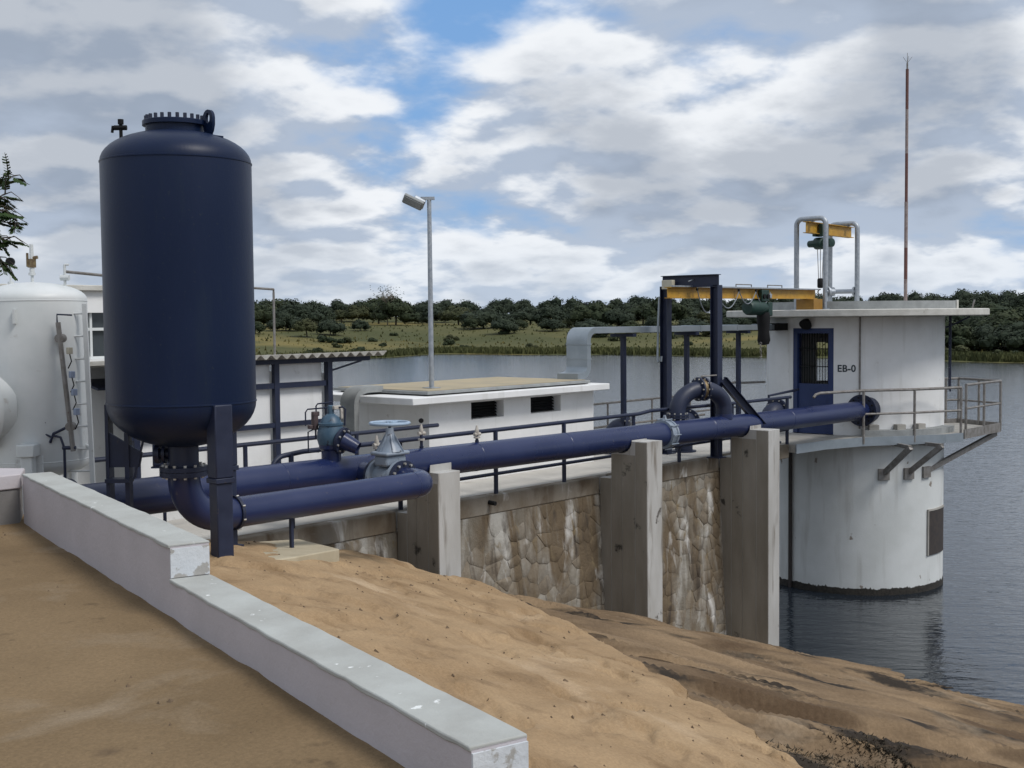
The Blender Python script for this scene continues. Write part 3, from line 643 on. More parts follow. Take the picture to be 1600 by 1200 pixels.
# legs: wide upper part welded to the shell, bolted lower column
for lr, lt, zf in ((0.50, 0.50, 4.03), (0.31, -0.52, 4.0)):
    c = Vector((TX, TY, 0)) + rgt*lr + twd*lt; d = Vector((lr*rgt.x+lt*twd.x, lr*rgt.y+lt*twd.y, 0)).normalized(); an = math.atan2(d.y, d.x)
    lg = MB().obox((c.x, c.y, (4.89+5.62)/2), 0.17, 0.20, 0.73, an).build('leg', NAVY, tank, bev=0.012)
    MB().obox((c.x, c.y, (zf+4.84)/2), 0.15, 0.18, 4.84-zf, an).build('leg_column', NAVY, lg, bev=0.01)
    MB().obox((c.x, c.y, 4.865), 0.19, 0.215, 0.05, an).build('joint_plate', NAVY, lg, bev=0.006)
    MB().obox((c.x, c.y, zf+0.012), 0.24, 0.26, 0.024, an).build('foot_plate', NAVY, lg)
# left leg: an open channel section seen from its side, with a web plate cut along the dished end
LQ = lambda r_, t_, z: Vector((TX, TY, z)) + rgt*r_ + twd*t_
lg = MB().bar(LQ(-0.765, 0.0, 3.9), LQ(-0.765, 0.0, 5.60), 0.035, 0.16, twd).build('leg', NAVY, tank)
MB().bar(LQ(-0.565, 0.02, 3.9), LQ(-0.565, 0.02, 5.36), 0.045, 0.12, twd).build('leg_column', NAVY, lg)
v = []
for t_ in (0.06, 0.03): v += [LQ(-0.747, t_, 4.95), LQ(-0.44, t_, 4.95), LQ(-0.41, t_, 5.10), LQ(-0.747, t_, 5.31)]
MB().add(v, BF_ := [(3, 2, 1, 0), (4, 5, 6, 7), (0, 1, 5, 4), (1, 2, 6, 5), (2, 3, 7, 6), (3, 0, 4, 7)]).build('web_plate', NAVY, lg)
MB().bar(LQ(-0.78, 0.05, 4.815), LQ(-0.53, 0.05, 4.815), 0.16, 0.04).build('joint_plate', NAVY, lg)
MB().bar(LQ(-0.50, 0.06, 4.83), LQ(-0.37, 0.06, 5.32), 0.02, 0.02, twd).build('stay', NAVY, lg)
nz_p = MB().lathe([(0.155, 4.90), (0.155, 5.30)], (TX, TY, 0), n=28).build('bottom_nozzle', NAVY, tank)
MB().lathe([(0.245, 4.905), (0.245, 4.95), (0.155, 4.955)], (TX, TY, 0), n=32).build('nozzle_flange', NAVY, nz_p)
MB().tube([Vector((TX, TY, 5.08)), Vector((TX, TY, 5.08))-rgt*0.28], 0.055, 14).disc(Vector((TX, TY, 5.08))-rgt*0.26, -rgt, 0.10, 0.05, 20).disc(Vector((TX, TY, 5.08))-rgt*0.19, -rgt, 0.10, 0.03, 20).build('side_outlet', NAVY, tank)

# ---------------------------------------------------------------- branch pipe from the tank, with elbow
BZ, BX, BR = 4.385, 10.86, 0.165
bp = thing('branch_pipe', 'dark blue branch pipe with elbows running from tank to valve', 'pipe', (9.0, TY, 4.06))
path = [Vector((TX, TY, 4.86))] + arc((TX+0.44, TY, BZ+0.44), (-1, 0, 0), (0, 0, -1), 0.44, 0.0, math.pi/2, 14)
path += [Vector((BX-0.32, TY, BZ))] + arc((BX-0.30, TY+0.30, BZ), (0, -1, 0), (1, 0, 0), 0.30, 0, math.pi/2, 10) + [Vector((BX, 11.40, BZ))]
MB().tube(path, BR, 28).build('pipe_run', BLUE, bp)
MB().lathe([(0.245, 4.85), (0.245, 4.90), (0.16, 4.902)], (TX, TY, 0), n=32).build('flange', NAVY, bp)
MB().bolts((TX, TY, 4.902), (0, 0, 1), 0.205, 12, 0.016, 0.145).build('flange_bolts', BOLT, bp, kind='stuff')
MB().lathe([(BR-.002, -.010), (BR+.004, 0), (BR-.002, .010)], (BX-0.30, TY, BZ), (1, 0, 0), 28).build('weld_seam', BLUE, bp)
MB().lathe([(BR+.002, -.02), (BR+.022, -.018), (BR+.022, .018), (BR+.002, .02)], (TX+0.62, TY, BZ), (1, 0, 0), 28).build('collar', NAVY, bp)
MB().bolts((TX+0.62, TY, BZ), (1, 0, 0), BR+0.03, 8, 0.010, 0.03, 0.3).build('collar_bolts', BOLT, bp, kind='stuff')
MB().lathe([(0.25, -0.02), (0.25, 0.02)], (BX, 11.38, BZ), (0, 1, 0), 32).build('flange', NAVY, bp)
MB().bolts((BX, 11.355, BZ), (0, 1, 0), 0.212, 12, 0.017, 0.05).build('flange_bolts', BOLT, bp, kind='stuff')
MB().tube([(BX, 11.87, BZ), (BX, 12.16, BZ+0.02)], BR, 28).build('pipe_stub', BLUE, bp)
MB().lathe([(0.25, -0.02), (0.25, 0.02)], (BX, 11.86, BZ), (0, 1, 0), 32).build('flange', NAVY, bp)
MB().box(8.64, 8.675, TY-0.02, TY+0.02, 3.8, BZ-BR+0.01).build('support', NAVY, bp)

# ---------------------------------------------------------------- grey gate valve with handwheel
gv = thing('gate_valve', 'pale blue-grey gate valve with horizontal handwheel on the branch pipe', 'valve', (BX, 11.62, BZ))
b = MB().lathe([(0.25, -0.215), (0.25, -0.17), (0.19, -0.16), (0.185, 0.16), (0.25, 0.17), (0.25, 0.215)], (BX, 11.62, BZ), (0, 1, 0), 36).build('body', VGREY, gv)
MB().obox((BX, 11.62, BZ+0.24), 0.36, 0.24, 0.14).build('neck', VGREY, gv, bev=0.03)
MB().obox((BX, 11.62, BZ+0.335), 0.42, 0.32, 0.05).build('bonnet_flange', VGREY, gv, bev=0.02)
bo = MB().lathe([(0.17, 0.36), (0.12, 0.44), (0.075, 0.50), (0.055, 0.60), (0.05, 0.66)], (BX, 11.62, BZ), n=24).build('bonnet', VGREY, gv)
for k in range(6):
    a = k*math.pi/3; d = Vector((math.cos(a), math.sin(a), 0)); c0 = Vector((BX, 11.62, BZ))
    MB().add([c0+d*0.05+Vector((0, 0, 0.36))+Vector((-d.y, d.x, 0))*s*0.008 for s in (-1, 1)] + [c0+d*0.19+Vector((0, 0, 0.36))+Vector((-d.y, d.x, 0))*s*0.008 for s in (-1, 1)] + [c0+d*0.05+Vector((0, 0, 0.60))+Vector((-d.y, d.x, 0))*s*0.008 for s in (-1, 1)],
             [(0, 1, 3, 2), (0, 2, 4), (1, 5, 3), (2, 3, 5, 4), (0, 4, 5, 1)]).build('rib', VGREY, bo)
MB().tube([(BX, 11.62, BZ+0.64), (BX, 11.62, BZ+0.745)], 0.02, 10).build('stem', NAVY, gv)
hw = MB(); c0 = Vector((BX, 11.62, BZ+0.72))
hw.tube(arc(c0, (1, 0, 0), (0, 1, 0), 0.25, 0, 2*math.pi, 40), 0.022, 10, cap=False)
for k in range(4):
    a = k*math.pi/2+0.4; hw.tube([c0, c0+Vector((math.cos(a), math.sin(a), 0))*0.25], 0.015, 8)
hw.lathe([(0.045, -0.03), (0.045, 0.025)], c0, n=14)
hw.build('handwheel', mat('handwheel_paint', (0.33, 0.43, 0.55), (0.27, 0.36, 0.47), rough=0.4, scale=9), gv)

# ---------------------------------------------------------------- main pipeline
mp_ = thing('main_pipe', 'long dark blue main pipe resting on the buttresses up to the tower', 'pipe', (16.0, PY, 3.7))
PR = 0.212
pz_ = lambda x: Vector((x, PY, pipe_z(x)))
X1 = 26.22
MB().tube([pz_(6.75), pz_(9), pz_(12), pz_(15), pz_(18), pz_(21), pz_(24), pz_(X1)], PR, 40).build('pipe_run', BLUE, mp_)
for x in (9.6, 13.2, 15.3, 19.6, 22.6):
    MB().lathe([(PR-.002, -.012), (PR+.004, 0), (PR-.002, .012)], pz_(x), (1, 0, -0.0097), 40).build('weld_seam', BLUE, mp_)
ef = MB().lathe([(0.36, -0.04), (0.36, 0.0)], pz_(X1-0.12), (1, 0, 0), 40).build('end_flange', NAVY, mp_)
MB().bolts(pz_(X1-0.16), (1, 0, 0), 0.295, 14, 0.02, 0.05).build('flange_bolts', BLACK, ef, kind='stuff')
MB().tube([pz_(X1-0.12), pz_(X1+0.2)], 0.30, 36).build('wall_sleeve', NAVY, mp_)
# grey bolted coupling
cc = pz_(18.17)
cp = MB().lathe([(PR+.004, -.10), (PR+.045, -.10), (PR+.045, -.06), (PR+.028, -.055), (PR+.028, .055), (PR+.045, .06), (PR+.045, .10), (PR+.004, .10)], cc, (1, 0, 0), 40).build('coupling', VGREY, mp_)
mb = MB()
for k in range(10):
    a = 2*math.pi*k/10; mb.tube([cc+Vector((-0.11, (PR+.065)*math.cos(a), (PR+.065)*math.sin(a))), cc+Vector((0.11, (PR+.065)*math.cos(a), (PR+.065)*math.sin(a)))], 0.012, 6)
mb.build('coupling_bolts', VGREY, cp, kind='stuff')
MB().lathe([(0.07, 0.2), (0.03, 0.30), (0.02, 0.34)], cc, n=12).build('coupling_lug', VGREY, cp)
# left end: blank flange and small valve by the parapet
MB().lathe([(0.29, -0.05), (0.29, 0.0)], pz_(6.78), (1, 0, 0), 36).build('end_flange', NAVY, mp_)
MB().bolts(pz_(6.72), (1, 0, 0), 0.25, 12, 0.02, 0.06).build('flange_bolts', BOLT, mp_, kind='stuff')
# small taps on the pipe
def tap(x, h, parent, m=GREYF, gauge=False):
    p0 = pz_(x)+Vector((0, 0, PR-0.02)); q = p0+Vector((0, 0, h))
    o = MB().tube([p0, q], 0.022, 8).lathe([(0.03, 0.0), (0.03, 0.03)], p0+Vector((0, 0, 0.02)), n=8).build('tap', NAVY, parent)
    b_ = MB().lathe([(0.05, -.012), (0.05, .012)], p0+Vector((0, 0, h*0.55)), n=12).tube([q-Vector((0.06, 0, 0.03)), q+Vector((0.07, 0, -0.03))], 0.026, 8).lathe([(0.026, 0), (0.034, 0.05), (0.02, 0.09), (0.012, 0.13)], q-Vector((0, 0, 0.03)), n=10)
    b_.build('tap_body', m, o)
    if gauge: MB().disc(q+Vector((0, 0, 0.15)), twd, 0.035, 0.02, 16).build('gauge', BLACK, o)
tap(13.25, 0.17, mp_)
tap(11.25, 0.16, mp_)
tap(12.10, 0.26, mp_, GREYF, True)
bv = MB().tube([pz_(10.72)+Vector((0, -PR+0.02, -0.09)), pz_(10.72)+Vector((0, -PR-0.10, -0.13))], 0.035, 10).lathe([(0.055, -.02), (0.055, .02)], pz_(10.72)+Vector((0, -PR-0.07, -0.12)), (0, 1, 0.4), 12)
bv.tube([pz_(10.72)+Vector((0.0, -PR-0.07, -0.12)), pz_(10.72)+Vector((0.10, -PR-0.06, -0.10))], 0.025, 8).build('brass_cock', BRASS, mp_)

# ---------------------------------------------------------------- teal control valve
VX = 10.45; vz = pipe_z(VX)+PR-0.02
cv = thing('control_valve', 'teal control valve with open outlet and copper tubing on the main pipe', 'valve', (VX, PY, vz))
MB().lathe([(0.13, -0.05), (0.13, 0.12), (0.16, 0.15), (0.16, 0.22)], (VX, PY, vz), n=28).build('base_stub', BLUE, cv)
bd = MB().lathe([(0.165, 0.20), (0.185, 0.27), (0.18, 0.36), (0.155, 0.43), (0.15, 0.45), (0.165, 0.452), (0.165, 0.48), (0.14, 0.485)], (VX, PY, vz), n=32).build('body', TEAL, cv)
MB().lathe([(0.14, 0.485), (0.115, 0.55), (0.06, 0.59), (0.045, 0.60), (0.042, 0.70), (0.03, 0.71)], (VX, PY, vz), n=28).build('bonnet', TEAL, cv)
od = (Vector((0.30, -0.95, -0.22))).normalized(); oc = Vector((VX, PY, vz+0.29))
fl = MB().lathe([(0.10, 0.05), (0.155, 0.15), (0.175, 0.155), (0.175, 0.195)], oc, od, 28).build('outlet_flange', NAVY, cv)
MB().bolts(oc+od*0.20, od, 0.145, 8, 0.014, 0.03, 0.3).build('flange_bolts', BOLT, fl, kind='stuff')
od2 = (od+Vector((0.25, 0, -0.30))).normalized()
MB().lathe([(0.115, 0.0), (0.10, 0.10), (0.082, 0.22), (0.076, 0.22), (0.07, 0.12)], oc+od*0.19, od2, 24).build('outlet_nozzle', BLUE, cv)
MB().lathe([(0.068, 0.10), (0.068, 0.17)], oc+od*0.19, od2, 16).build('nozzle_throat', mat('rust_throat', (0.12, 0.07, 0.03), (0.08, 0.045, 0.025), rough=0.9), cv)
q = Vector((VX, PY, vz))
L_ = lambda *a: [q - rgt*x + Vector((0, 0, z)) for x, z in a]
mb = MB().tube(L_((0.16, 0.10), (0.29, 0.10), (0.30, 0.12), (0.30, 0.36), (0.22, 0.40)), 0.010, 6)
mb.tube(L_((0.33, 0.44), (0.33, 0.62), (0.30, 0.66), (0.03, 0.68)), 0.010, 6).tube(L_((0.19, 0.46), (0.19, 0.70), (0.17, 0.73), (-0.02, 0.75)), 0.010, 6)
mb.tube(L_((-0.18, 0.44), (-0.19, 0.66), (-0.16, 0.69), (-0.02, 0.66)), 0.012, 6).tube(L_((0.20, 0.28), (0.20, 0.44)), 0.012, 6)
mb.build('copper_tubing', NAVY, cv)
mb = MB().obox(q-rgt*0.21+Vector((0, 0, 0.50)), 0.07, 0.07, 0.22).obox(q-rgt*0.20+Vector((0, 0, 0.60)), 0.10, 0.06, 0.06).obox(q-rgt*0.24+Vector((0, 0, 0.43)), 0.13, 0.06, 0.05)
mb.build('pilot_valve', mat('pilot_bronze', (0.10, 0.07, 0.07), (0.06, 0.045, 0.05), rough=0.6, scale=20), cv, bev=0.01)
MB().obox(q+rgt*0.08+Vector((0, 0, 0.68)), 0.12, 0.05, 0.05).obox(q+rgt*0.14+Vector((0, 0, 0.60)), 0.04, 0.04, 0.14).build('needle_valve', GREYF, cv, bev=0.008)

# ---------------------------------------------------------------- arched bypass pipe
ap = thing('arch_pipe', 'dark blue arched bypass pipe with bolted flanges rising off the main pipe', 'pipe', (18.72, PY, 4.5))
A0, A1 = Vector((19.12, 12.66, 0)), Vector((20.18, PY, 0)); ad = (A1-A0).normalized(); ar = (A1-A0).length/2; am = (A0+A1)/2
zc_ = 4.68
path = [A0+Vector((0, 0, 4.30)), A0+Vector((0, 0, 4.4))] + arc(am+Vector((0, 0, zc_)), -ad, (0, 0, 0.72), ar, 0, math.pi, 28) + [A1+Vector((0, 0, 4.40))]
half = len(path)//2
MB().tube(path, 0.155, 26).build('pipe_bend', NAVY, ap)
MB().lathe([(0.165, 0), (0.165, 0.09)], A1+Vector((0, 0, 4.50)), n=28).build('saddle', BLUE, ap)
f0 = MB().lathe([(0.215, 0.0), (0.215, 0.035), (0.15, 0.036), (0.15, 0.044), (0.215, 0.045), (0.215, 0.08)], A0+Vector((0, 0, 4.56)), n=30).build('lower_flange', NAVY, ap)
MB().bolts(A0+Vector((0, 0, 4.60)), (0, 0, 1), 0.180, 10, 0.016, 0.13).build('flange_bolts', BOLT, f0, kind='stuff')
tc_ = am+Vector((0, 0, zc_+0.72*ar))
f1 = MB().lathe([(0.225, -0.085), (0.225, -0.05), (0.16, -0.048), (0.16, 0.048), (0.225, 0.05), (0.225, 0.085)], tc_, ad, 30).build('top_flange', NAVY, ap)
MB().lathe([(0.19, -0.046), (0.19, 0.046)], tc_, ad, 26).build('wafer_valve', BRASS, f1)
MB().bolts(tc_-ad*0.07, ad, 0.195, 10, 0.016, 0.07).bolts(tc_+ad*0.07, ad, 0.195, 10, 0.016, 0.07).build('flange_bolts', BOLT, f1, kind='stuff')
MB().tube([tc_+Vector((0, 0, 0.19)), tc_+Vector((0, 0, 0.24)), tc_+ad*0.35+Vector((0, -0.02, 0.25))], 0.014, 8).build('valve_lever', RUSTY, f1)

# covered pump elbows standing behind the main pipe
def elbow(x, y, r, h, label, ang):
    e = thing('pump_elbow', label, 'pipe', (x, y, D), 'pump elbows behind the main pipe')
    d = Vector((math.cos(ang), math.sin(ang), 0)); R0 = r*1.35; base = Vector((x, y, D))
    pth = [base+Vector((0, 0, 0.0)), base+Vector((0, 0, h-R0-r))] + arc(base+d*R0+Vector((0, 0, h-R0-r)), -d, (0, 0, 1), R0, 0, math.pi/2, 10)[1:] + [base+d*(R0+0.10)+Vector((0, 0, h-r))]
    MB().tube(pth, r, 24).build('bend', NAVY, e)
    fc = base+d*(R0+0.10)+Vector((0, 0, h-r)); f_ = MB().lathe([(r+0.075, -0.03), (r+0.075, 0.03)], fc, d, 28).build('flange', NAVY, e)
    MB().bolts(fc, d, r+0.04, 10, 0.016, 0.10).build('flange_bolts', BOLT, f_, kind='stuff')
    MB().lathe([(r+0.075, 0), (r+0.075, 0.03)], base, n=28).build('base_flange', NAVY, e)
elbow(19.9, 14.75, 0.17, 0.72, 'dark blue pump elbow just right of the white pump house', R_(-60))
elbow(21.0, 13.75, 0.18, 0.78, 'dark blue pump elbow seen through the arched bypass pipe', R_(20))
elbow(23.55, 13.25, 0.20, 0.86, 'dark blue pump elbow in front of the tower door', R_(0))

# ---------------------------------------------------------------- pump house
ph = thing('pump_house', 'low white pump house with flat overhanging roof behind the pipe', 'building', (16.3, 15.2, D))
HY, HX0, HX1, HB = 14.19, 14.14, 18.56, 16.35
wins = [(15.15, 15.985), (16.71, 17.57)]; wz0, wz1 = 4.735, 5.025
mb = MB()
xs = [HX0, wins[0][0], wins[0][1], wins[1][0], wins[1][1], HX1]
for a, b in ((0, 1), (2, 3), (4, 5)): mb.box(xs[a], xs[b], HY, HY+0.25, wz0, wz1)
mb.box(HX0, HX1, HY, HY+0.25, D-0.05, wz0-0.0005).box(HX0, HX1, HY, HY+0.25, wz1+0.0005, 5.083)
mb.build('front_wall', WALLW, ph)
MB().box(HX0, HX0+0.2, HY+0.252, HB, D-0.05, 5.083).box(HX1-0.2, HX1, HY+0.252, HB, D-0.05, 5.083).box(HX0+.202, HX1-.202, HB-0.2, HB, D-0.05, 5.083).build('side_walls', WALLW, ph)
for x0, x1 in wins:
    wn = MB().box(x0+0.001, x1-0.001, HY+0.21, HY+0.24, wz0+.001, wz1-.001).build('window', DARKH, ph)
    for k in range(5):
        z = wz0+0.03+k*0.052
        MB().obox(((x0+x1)/2, HY+0.17, z), x1-x0-0.02, 0.05, 0.008, R_(35), 'X').build('louvre', BLACK, wn)
MB().box(13.46, 18.64, 13.86, 16.6, 5.085, 5.20).build('roof_slab', WALLW, ph, bev=0.012)
MB().box(14.05, 18.35, 14.15, 16.25, 5.2, 5.222).build('roof_gap_shade', DARKH, ph)  # dark strip filling the gap, its shade put into the colour
MB().box(13.95, 18.25, 14.02, 16.35, 5.222, 5.275).build('roof_panel', ZINC, ph, bev=0.01)
MB().box(14.02, 18.18, 14.09, 16.3, 5.276, 5.284).build('roof_screed', TANROOF, ph)
# down-turned vent duct at the left edge of the roof
vd = thing('roof_vent_duct', 'grey curved vent duct bending over the pump house roof edge', 'duct', (13.4, 15.4, 4.6))
def sweep_rect(mb, line, y0, y1, th):      # flat duct: path in XZ, width in Y
    n = len(line); b = len(mb.v)
    for i, q in enumerate(line):
        d = (line[min(i+1, n-1)]-line[max(i-1, 0)]).normalized(); nn = Vector((-d.z, 0, d.x))
        for s, y in ((1, y0), (1, y1), (-1, y1), (-1, y0)): mb.v.append(Vector((q.x, y, q.z))+nn*(s*th/2))
    for i in range(n-1):
        for k in range(4): k2 = (k+1) % 4; mb.f.append((b+i*4+k, b+i*4+k2, b+i*4+4+k2, b+i*4+4+k))
    mb.f += [(b, b+1, b+2, b+3), (b+4*n-1, b+4*n-2, b+4*n-3, b+4*n-4)]
    return mb
vl = [Vector((13.98, 0, 5.29)), Vector((13.62, 0, 5.29))] + [Vector((13.62-0.24*math.sin(R_(a)), 0, 5.05+0.24*math.cos(R_(a)))) for a in (15, 30, 45, 60, 75, 90)] + [Vector((13.38, 0, 4.55))]
sweep_rect(MB(), vl, 15.1, 15.45, 0.10).build('duct_body', ZINC, vd, ang=25)

# ---------------------------------------------------------------- lamp post on the roof
LX, LY = 14.62, 14.60
lp = thing('lamp_post', 'tall galvanised lamp post with floodlight standing on the pump house roof', 'lamp post', (LX, LY, 5.28))
MB().tube([(LX, LY, 5.20), (LX, LY, 7.0), (LX, LY, 8.46)], [0.043, 0.040, 0.035], 16).build('pole', GALV, lp)
MB().obox((LX, LY, 5.292), 0.22, 0.22, 0.012).build('base_plate', GALV, lp)
hd = Vector((LX, LY, 8.46))
MB().bar(hd-rgt*0.14+Vector((0, 0, 0.0)), hd+rgt*0.09, 0.07, 0.05).build('bracket', GALV, lp)
fc = hd - rgt*0.27 + Vector((0, 0, -0.055))
a3v = -(twd*0.62 - rgt*0.30 - Vector((0, 0, 0.72))).normalized()
a1v = (-rgt*0.86 + Vector((0, 0, 0.50))); a1v = (a1v - a3v*a1v.dot(a3v)).normalized(); a2v = a3v.cross(a1v)
def slab(c, u, v, w_, du, dv, dw): return [c+u*(su*du)+v*(sv*dv)+w_*(sw*dw) for sw in (-1, 1) for su, sv in ((-1, -1), (1, -1), (1, 1), (-1, 1))]
BF = [(3, 2, 1, 0), (4, 5, 6, 7), (0, 1, 5, 4), (1, 2, 6, 5), (2, 3, 7, 6), (3, 0, 4, 7)]
fl_ = MB().add(slab(fc, a1v, a2v, a3v, 0.175, 0.10, 0.03), BF).build('floodlight', ZINC, lp, bev=0.015)
MB().add(slab(fc-a3v*0.039, a1v, a2v, a3v, 0.15, 0.08, 0.004), BF).build('lens', LENS, fl_)
MB().add(slab(fc-a1v*0.09+a3v*0.045, a1v, a2v, a3v, 0.10, 0.10, 0.03), BF).build('gear_box', GALV, fl_, bev=0.01)

# ---------------------------------------------------------------- galvanised air duct on blue posts
du = thing('air_duct', 'flat galvanised air duct rising from the roof and running to the tower on posts', 'duct', (19.9, 14.5, D))
DY0, DY1 = 14.22, 14.72; th = 0.115
prof = [(18.10, 5.40)] + [(18.10+0.30*math.sin(a), 5.40+0.30-0.30*math.cos(a)) for a in [R_(15*k) for k in range(1, 6)]] + [(18.46, 5.72)]
line = [Vector((x, 0, z)) for x, z in [(18.12, 5.335), (18.30, 5.345)]] + [Vector((18.30+0.17*math.sin(R_(a)), 0, 5.515-0.17*math.cos(R_(a)))) for a in (20, 40, 60, 80, 90)]
line += [Vector((18.47, 0, 6.0))] + [Vector((18.67-0.20*math.cos(R_(a)), 0, 6.0+0.20*math.sin(R_(a)))) for a in (20, 40, 60, 80, 90)] + [Vector((19.4, 0, 6.2)), Vector((26.25, 0, 6.18))]
mb = MB(); n = len(line); secs = []
for i, q in enumerate(line):
    d = (line[min(i+1, n-1)]-line[max(i-1, 0)]).normalized(); nn = Vector((-d.z, 0, d.x))
    for s, y in ((1, DY0), (1, DY1), (-1, DY1), (-1, DY0)): mb.v.append(Vector((q.x, y, q.z))+nn*(s*th/2))
for i in range(n-1):
    for k in range(4): k2 = (k+1) % 4; mb.f.append((i*4+k, i*4+k2, i*4+4+k2, i*4+4+k))
mb.f += [(0, 1, 2, 3), (4*n-1, 4*n-2, 4*n-3, 4*n-4)]
dbody = mb.build('duct_body', DUCT, du, ang=25)
for x in (20.9, 22.4, 23.9, 25.4):
    MB().box(x-0.02, x+0.02, DY0-0.008, DY1+0.008, 6.19-th/2-0.014, 6.19+th/2+0.012).build('duct_joint', DUCT, dbody)
for z in (5.66, 5.94):
    MB().box(18.47-th/2-0.01, 18.47+th/2+0.01, DY0-0.008, DY1+0.008, z-0.015, z+0.015).build('duct_joint', DUCT, dbody)
for x in (19.92, 22.22, 24.35):
    MB().bar((x, 14.47, D), (x, 14.47, 6.055), 0.09, 0.09, (1, 0, 0)).build('post', NAVY, du, bev=0.006)
    MB().box(x-0.06, x+0.06, DY0-0.03, DY1+0.03, 6.056, 6.12).build('bearer', NAVY, du)

# ---------------------------------------------------------------- shed with corrugated roof, and white building behind
SY = 14.6
sh = thing('open_shed', 'white panelled shed with blue steel frame and corrugated roof edge', 'shed', (11.3, 15.2, 3.66))
for x0, x1 in ((9.0, 10.22), (10.26, 11.29), (11.41, 12.28)):
    MB().box(x0, x1, SY+0.06, SY+0.10, 3.66, 5.80).build('wall_panel', WALLW, sh)
for x in (9.0, 10.24, 11.355, 12.37):
    MB().bar((x, SY, 3.66), (x, SY, 5.80), 0.10 if x > 12 else 0.075, 0.09, (1, 0, 0)).build('post', NAVY, sh)
MB().box(8.9, 12.30, SY-0.03, SY+0.03, 5.44, 5.52).build('frame_rail', NAVY, sh)
MB().box(8.9, 12.30, SY-0.03, SY+0.03, 4.86, 4.93).build('frame_rail', NAVY, sh)
MB().box(8.6, 13.2, SY-0.05, SY+0.05, 5.80, 5.87).build('roof_beam', NAVY, sh)
MB().bar((12.40, SY, 5.66), (13.05, SY, 5.80), 0.025, 0.025).build('brace', NAVY, sh)
MB().box(12.33, 12.41, SY+0.12, 16.6, 3.66, 5.62).build('end_wall', WALLW, sh)
mb = MB(); pit = 0.19; nx = int((13.36-8.5)/pit*10)
for j, (y, z) in enumerate(((SY-0.28, 5.925), (16.9, 5.80))):
    for i in range(nx+1):
        x = 8.5+i*pit/10; mb.v.append(Vector((x, y, z+0.03*math.sin(2*math.pi*x/pit))))
for j, (y, z) in enumerate(((SY-0.28, 5.910), (16.9, 5.785))):
    for i in range(nx+1):
        x = 8.5+i*pit/10; mb.v.append(Vector((x, y, z+0.03*math.sin(2*math.pi*x/pit))))
K = nx+1
for i in range(nx):
    mb.f += [(i, i+1, K+i+1, K+i), (2*K+i, 3*K+i, 3*K+i+1, 2*K+i+1), (i, 2*K+i, 2*K+i+1, i+1), (K+i, K+i+1, 3*K+i+1, 3*K+i)]
mb.build('corrugated_roof', ROOFS, sh, ang=60)
wb = thing('white_building', 'taller white building with a metal window behind the tanks', 'building', (6.5, 17, 3.66))
WY = 15.6
mb = MB(); wx0, wx1, wza, wzb = 8.86, 9.62, 5.93, 6.58
mb.box(2.0, wx0, WY, WY+0.2, 3.66, 6.88).box(wx1, 9.9, WY, WY+0.2, 3.66, 6.88).box(wx0, wx1, WY, WY+0.2, 3.66, wza).box(wx0, wx1, WY, WY+0.2, wzb, 6.88)
mb.box(9.7, 9.9, WY+0.2, 19.5, 3.66, 6.88).box(2, 9.7, 19.3, 19.5, 3.66, 6.88).box(2.0, 2.2, WY+.2, 19.3, 3.66, 6.88)
mb.build('wall', WALLW, wb)
MB().box(1.9, 10.0, WY-0.08, 19.6, 6.882, 6.96).build('roof', SLABW, wb, bev=0.01)
wn = MB().box(wx0+.001, wx1-.001, WY+0.12, WY+0.14, wza+.001, wzb-.001).build('window', GLASS, wb)
mb = MB()
for x in (wx0+0.02, wx0+0.14, wx1-0.02): mb.box(x-0.018, x+0.018, WY+0.06, WY+0.11, wza+.002, wzb-.002)
mb.box(wx0+.04, wx1-.04, WY+0.065, WY+0.105, wza+.002, wza+0.04).box(wx0+.04, wx1-.04, WY+0.065, WY+0.105, wzb-0.25, wzb-0.21)
mb.build('window_frame', WHITE, wn)
MB().box(wx0-0.03, wx1+0.03, WY-0.04, WY+0.05, wza-0.05, wza-0.002).build('window_sill', WALLW, wn)
cp_ = MB()
cp_.add([(8.78, WY-0.45, 5.55), (9.85, WY-0.45, 5.55), (9.85, WY-0.002, 5.66), (8.78, WY-0.002, 5.66), (8.78, WY-0.45, 5.52), (9.85, WY-0.45, 5.52), (9.85, WY-0.002, 5.60), (8.78, WY-0.002, 5.60)], BF)
cp_.build('door_canopy', NAVY, wb)

# ---------------------------------------------------------------- white pressure tank at the left
WX, WYT, WR = 7.12, 13.62, 0.58
wt = thing('white_tank', 'white vertical tank with round manway and ladder at left edge', 'tank', (WX, WYT, 3.66))
prof = [(0.02, 4.62)] + [(WR*math.cos(a), 4.84+0.20*math.sin(a)) for a in [-math.pi/2+math.pi/2*k/8 for k in range(1, 9)]] + [(WR, 5.6), (WR, 6.72)]
prof += [(WR*math.cos(a), 6.72+0.20*math.sin(a)) for a in [math.pi/2*k/10 for k in range(1, 11)]]
MB().lathe(prof, (WX, WYT, 0), n=56).build('shell', WHITE, wt, ang=60)
for z in (4.86, 6.70): MB().lathe([(WR-.004, -.01), (WR+.006, 0), (WR-.004, .01)], (WX, WYT, z), n=56).build('weld_seam', WHITE, wt)
tc3 = Vector((WX, WYT, 0))
md = (twd*0.74 - rgt*0.67).normalized()
mo = MB().lathe([(0.40, -0.1), (0.40, 0.10), (0.50, 0.101), (0.50, 0.145), (0.48, 0.15), (0.02, 0.19)], tc3+md*0.54+Vector((0, 0, 5.50)), md, 40).build('manway', WHITE, wt)
mc = tc3+md*0.74+Vector((0, 0, 5.50))
MB().obox(mc+Vector((0, 0, 0.12)), 0.05, 0.12, 0.42, math.atan2(md.y, md.x)).obox(mc+md*0.05+Vector((0, 0, 0.02)), 0.08, 0.16, 0.12, math.atan2(md.y, md.x)).build('hinge_arm', WHITE, mo, bev=0.01)
